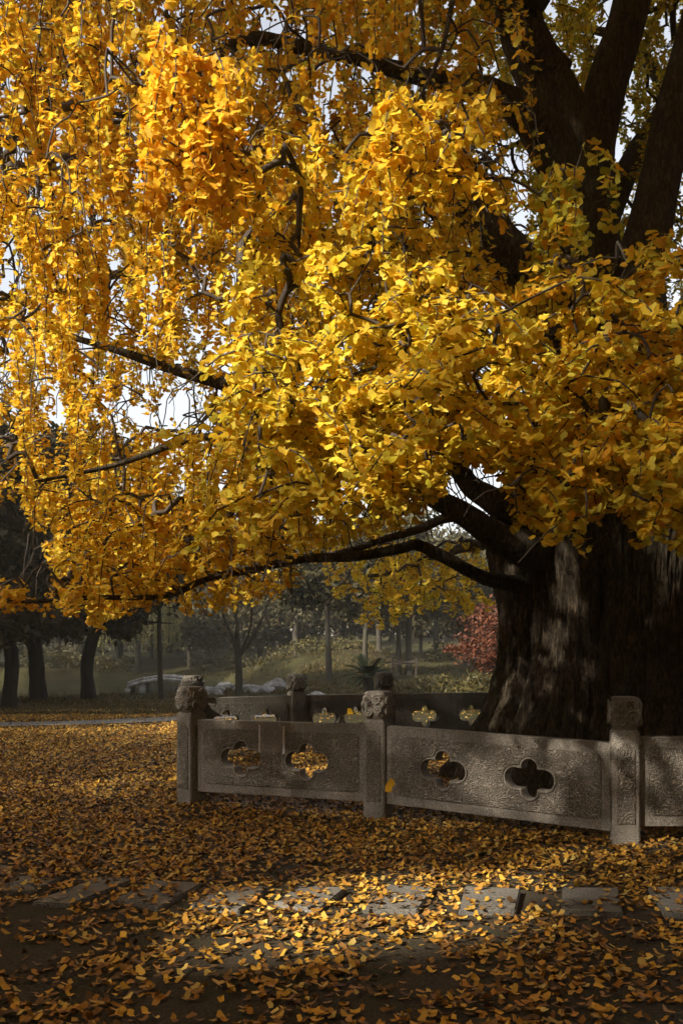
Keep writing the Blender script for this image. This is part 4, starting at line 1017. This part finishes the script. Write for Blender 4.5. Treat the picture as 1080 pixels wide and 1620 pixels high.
# cycad
x, d = W(582, 25.0), 25.0; z0 = float(hgt(x, d)); zt = Zp(1072, d)
e = empty('cycad', (x, d, z0), 'dark green cycad with a crown of arching feather fronds', 'plant')
link('trunk', np_mesh('trunk', *tube(np.array([(x, d, z0 - .1), (x + .02, d, zt * .5), (x, d, zt)]), [.13, .14, .12], 10, rough=.07), smooth=True), M_BARK2, e)
M_CYC, t, b = newmat('cycad_frond'); b.inputs['Base Color'].default_value = (0.022, 0.032, 0.014, 1); b.inputs['Roughness'].default_value = 0.75; b.inputs['Specular IOR Level'].default_value = 0.08
for k_ in range(26):
    a_ = 2 * math.pi * k_ / 26 * 2.4; el = R(random.uniform(8, 65)); Lf = random.uniform(.85, 1.15); m = 22
    tt = np.linspace(0, 1, m); hx = np.cos(el) * tt * Lf; hz = np.sin(el) * tt * Lf - 0.55 * Lf * tt ** 2 * math.cos(el)
    c_ = np.stack([x + hx * math.cos(a_), d + hx * math.sin(a_), zt + hz], -1); side = np.array([-math.sin(a_), math.cos(a_), 0])
    Vv, Ff = [], []
    for q in range(2, m):
        w_ = .20 * math.sin(math.pi * min(1, .15 + tt[q] * .9)); fwd = (c_[q] - c_[q - 1]); fwd /= np.linalg.norm(fwd)
        for s in (-1, 1):
            i0 = len(Vv); tip = c_[q] + side * s * w_ + fwd * w_ * .6 + UP * w_ * .25
            Vv += [c_[q] - fwd * .02, c_[q] + fwd * .02, tip]; Ff.append([i0, i0 + 1, i0 + 2])
    i0 = len(Vv)
    link('frond', np_mesh('frond', np.array(Vv), np.array(Ff)), M_CYC, e)

# shrubs behind the balustrade and on the banks
for (pxx, py_, d, rx, rz, pal, n, lab) in [(700, 1085, 26, .7, .45, 'shrub', 1500, 'low leafy shrub at the foot of the red maple'), (760, 1082, 24, .8, .5, 'shrub', 1700, 'low shrub with pale tips against the huge trunk'),
        (668, 1086, 30, .6, .32, 'olive', 1100, 'low olive shrub beside the braced trunks'), (500, 1062, 52, 1.6, .5, 'shrub', 1500, 'clipped shrub on the grassy mound below the slender tree'),
        (430, 1062, 54, 2.0, .6, 'olive', 1700, 'broad clipped shrub along the grassy mound'), (560, 1060, 56, 1.6, .6, 'shrub', 1400, 'clipped shrub on the slope behind the cycad'),
        (720, 1058, 48, 1.6, .6, 'olive', 1400, 'hedge shrub on the slope behind the red maple'), (150, 1078, 58, 2.4, .7, 'olive', 1500, 'low bush on the far bank beyond the evergreens'),
        (70, 1080, 57, 2.2, .8, 'mid', 1500, 'low bush on the far bank in deep shade'), (340, 1062, 60, 2.2, .8, 'mid', 1500, 'dark bush on the far bank behind the footbridge'), (610, 1088, 29, .5, .3, 'olive', 900, 'small grassy clump beside the cycad')]:
    x = W(pxx, d); z0 = float(hgt(x, d)); e = empty('shrub', (x, d, z0), lab, 'shrub', 'shrubs in the park beyond')
    pts = clumps([(x, d, z0 + rz * .7, rx, rx * .8, rz), (x + rx * .5, d, z0 + rz * .5, rx * .6, rx * .6, rz * .7)], n, nclump=40, hollow=.2); pts = pts[pts[:, 2] > z0]
    link('foliage', leaf_cloud(pts, RNG.uniform(.04, .08, len(pts)) * (1.4 if d > 45 else 1), np.array(GREENS[pal])[RNG.integers(0, 3, len(pts))]), M_GREEN, e)
    link('stem', np_mesh('stem', *tube(np.array([(x, d, z0 - .1), (x, d, z0 + rz * .4), (x + .05, d, z0 + rz)]), [.05, .04, .02], 6), smooth=True), M_BARK2, e)

# dark hedges at the back of the park
hd = [(60, 80, 'hedge bush behind the evergreens and the pond'), (150, 84, 'hedge bush behind the willow'), (235, 80, 'hedge bush behind the slim trunk'), (300, 88, 'hedge bush past the footbridge'), (380, 82, 'hedge bush behind the forked tree'),
      (445, 92, 'hedge bush behind the grassy mound'), (505, 86, 'hedge bush behind the slender straight tree'), (560, 95, 'hedge bush behind the cycad, before the pale building'), (622, 90, 'hedge bush behind the braced trunks'), (680, 84, 'hedge bush between the braced trunks and the maple'), (745, 82, 'hedge bush behind the red maple, at the back'), (-20, 78, 'hedge bush at the dark end of the pond')]
for (pxx, d, lab) in hd:
    x = W(pxx, d); z0 = float(hgt(x, d)); e = empty('hedge_bush', (x, d, z0), lab, 'shrub', 'hedge bushes at the back of the park'); rz = random.uniform(1.0, 1.7)
    pts = clumps([(x, d, z0 + rz * .7, 2.6, 1.3, rz), (x + 1.6, d + .4, z0 + rz * .6, 1.6, 1.2, rz * .8)], 2200, nclump=60, hollow=.2); pts = pts[pts[:, 2] > z0]
    link('foliage', leaf_cloud(pts, RNG.uniform(.10, .17, len(pts)), np.array(GREENS['dark'])[RNG.integers(0, 3, len(pts))] * 1.1), M_GREEN, e)
    link('stem', np_mesh('stem', *tube(np.array([(x, d, z0 - .1), (x, d, z0 + rz * .4), (x + .05, d, z0 + rz)]), [.07, .05, .03], 6), smooth=True), M_BARK2, e)

# rocks along the pond
def rock(px_, py_, d, sx_, sy_, sz_, lab, seed):
    bm = bmesh.new(); bmesh.ops.create_icosphere(bm, subdivisions=3, radius=1)
    for v in bm.verts:
        k_ = 1 + 0.35 * mnoise.noise(v.co * 1.4 + Vector((seed * 7, 0, 0))) + 0.12 * mnoise.noise(v.co * 4 + Vector((0, seed, 0)))
        v.co = Vector((v.co.x * sx_ * k_, v.co.y * sy_ * k_, v.co.z * sz_ * k_))
    o = link('rock', bm_mesh('rock', bm), M_ROCK); x = W(px_, d); z = float(hgt(x, d))
    o.location = (x, d, max(z, -0.34) + sz_ * .3); o.rotation_euler = (0, 0, random.uniform(0, 3)); tag(o, lab, 'rock', 'rocks along the pond edge')
for k_, (a_, b_, d, s1, s2, s3, lab) in enumerate([(345, 1095, 33, .35, .3, .18, 'low rock at the pond edge beside the forked tree'), (395, 1092, 34, .6, .35, .22, 'long flat rock at the pond edge'),
      (435, 1086, 35, .45, .35, .34, 'upright pale rock with a peaked top near the inner post'), (415, 1096, 32.5, .5, .3, .2, 'rounded rock in front of the peaked rock'), (335, 1082, 40, .4, .4, .2, 'pale rock near the footbridge end'),
      (500, 1092, 30, .3, .25, .14, 'small dark rock on the grass by the slender tree'), (355, 1078, 44, .45, .4, .25, 'pale boulder on the far shore'), (340, 1100, 31.5, .3, .25, .13, 'flat pale stone set in the lawn edge')]):
    rock(a_, b_, d, s1, s2, s3, lab, k_ + 1)

# footbridge over the pond
d = 43.0; x0, x1 = W(206, d), W(322, d); xm = (x0 + x1) / 2; e = empty('footbridge', (xm, d, -0.34), 'small arched stone footbridge over the dark pond', 'bridge')
n = 17; xs = np.linspace(x0, x1, n); arc = Zp(1082, d) + (Zp(1071, d) - Zp(1082, d)) * (1 - ((xs - xm) / (x1 - x0) * 2) ** 2)
def strip(name, zlo, zhi, ya, yb, mat):
    V, Fc = [], []
    for xq, zl, zh in zip(xs, zlo, zhi): V += [(xq, ya, zl), (xq, yb, zl), (xq, yb, zh), (xq, ya, zh)]
    for q in range(n - 1):
        for s in range(4): Fc.append([q * 4 + s, q * 4 + (s + 1) % 4, q * 4 + 4 + (s + 1) % 4, q * 4 + 4 + s])
    Fc += [[3, 2, 1, 0], [n * 4 - 4, n * 4 - 3, n * 4 - 2, n * 4 - 1]]
    return link(name, np_mesh(name, np.array(V), np.array(Fc)), mat, e)
strip('deck', arc - .16, arc, d - .6, d + .6, M_ROCK); strip('parapet', arc + .002, arc + .10, d - .6, d - .48, M_ROCK); strip('parapet', arc + .002, arc + .10, d + .48, d + .6, M_ROCK)
for fx in (.0, .2, .8, 1.0):
    xq = x0 + (x1 - x0) * fx; zt = float(np.interp(xq, xs, arc)) - .162
    link('pier', box_mesh('pier', xq - .13, xq + .13, d - .5, d + .5, -1.2, zt, .02), M_ROCK, e)

# low pale pavilion far behind the grove
d = 112.0; xa, xb = W(430, d), W(690, d); xm = (xa + xb) / 2; z0 = float(hgt(xm, d))
e = empty('pavilion', (xm, d, z0), 'long low pale building glimpsed between the far trunks', 'building')
link('wall', box_mesh('wall', xa, xb, d, d + 6, z0 - .5, z0 + 1.9, 0), M_WALL, e)
bm = bmesh.new(); vs = [bm.verts.new(v) for v in ((xa - .8, d - .8, z0 + 1.9), (xb + .8, d - .8, z0 + 1.9), (xb + .8, d + 6.8, z0 + 1.9), (xa - .8, d + 6.8, z0 + 1.9), (xa + 1.5, d + 3, z0 + 3.6), (xb - 1.5, d + 3, z0 + 3.6))]
for f in ((0, 1, 5, 4), (1, 2, 5), (2, 3, 4, 5), (3, 0, 4), (3, 2, 1, 0)): bm.faces.new([vs[q] for q in f])
link('roof', bm_mesh('roof', bm), M_ROOF, e)
for k_ in range(7):
    xq = xa + (xb - xa) * (k_ + .5) / 7
    link('window', box_mesh('window', xq - .6, xq + .6, d - .03, d + .05, z0 + .6, z0 + 1.5, 0), M_GLASS, e)

# unseen trees added round the viewpoint to block sun and sky light
for (x, y, lab) in [(-4.0, -11.0, 'unseen evergreen added for shade behind the viewpoint, nearest the open side'), (-8.6, -6.4, 'unseen evergreen added for shade behind the viewpoint, second in its row'),
                    (-12.4, -1.0, 'unseen evergreen added for shade beside the viewpoint, third in its row'), (-14.6, 6.0, 'unseen evergreen added for shade beside the viewpoint, at the pond end of its row'),
                    (3.0, -12.5, 'unseen evergreen added for shade behind the viewpoint, next to the open corner'), (9.5, -9.5, 'unseen evergreen added for shade behind the viewpoint, on the far side of the open corner'),
                    (14.5, -3.0, 'unseen evergreen added for shade beside the balustrade, nearest the viewpoint'), (16.5, 5.0, 'unseen evergreen added for shade beside the balustrade, facing the trunk')]:
    tree('added_shade_tree', lab, x, y, (.3, .18, 5.0, .2), [(x, y, 5.1, 4.2, 4.2, 3.9), (x + .5, y + .5, 3.0, 3.6, 3.6, 2.6)], 'dark', 9000, 0.34, 'unseen evergreens added for shade round the viewpoint', 9, cut=True, nclump=420)

for (x, y, h_, lab) in [(-14.5, 16.5, 14, 'unseen tall evergreen added for shade by the path, nearest the viewpoint'), (-16.5, 24.5, 15, 'unseen tall evergreen added for shade by the path, second along'), (-19.5, 33, 15, 'unseen tall evergreen added for shade on the pond bank'),  # row out of view, added to keep the background in shade
                        (-24, 42, 15, 'unseen tall evergreen added for shade where the pond bends'), (-29, 53, 15, 'unseen tall evergreen added for shade past the pond bend'), (-35, 66, 15, 'unseen tall evergreen added for shade at the end of the pond')]:
    tree('added_tall_evergreen', lab, x, y, (.35, .2, h_ * .6, .2), [(x, y, h_ * .58, 4.4, 4.6, h_ * .40), (x, y + .5, h_ * .3, 3.8, 4.2, h_ * .22)], 'dark', 6000, 0.37, 'unseen evergreens added for shade along the pond', 9, nclump=170)

# ------------------------------------------------------------------ haze
HZ = True
if HZ:
    hm = bpy.data.materials.new('haze'); hm.use_nodes = True; t = hm.node_tree; t.nodes.clear()
    o_ = t.nodes.new('ShaderNodeOutputMaterial'); v_ = t.nodes.new('ShaderNodeVolumePrincipled')
    v_.inputs['Color'].default_value = (0.93, 0.90, 0.82, 1); v_.inputs['Density'].default_value = 0.0010; v_.inputs['Anisotropy'].default_value = 0.2
    t.links.new(v_.outputs[0], o_.inputs['Volume'])
    hz_ = link('haze', box_mesh('haze', -440, 440, -100, 620, -2.5, 19.0, 0), hm); tag(hz_, 'thin pale autumn haze over the park', 'haze', kind='stuff')
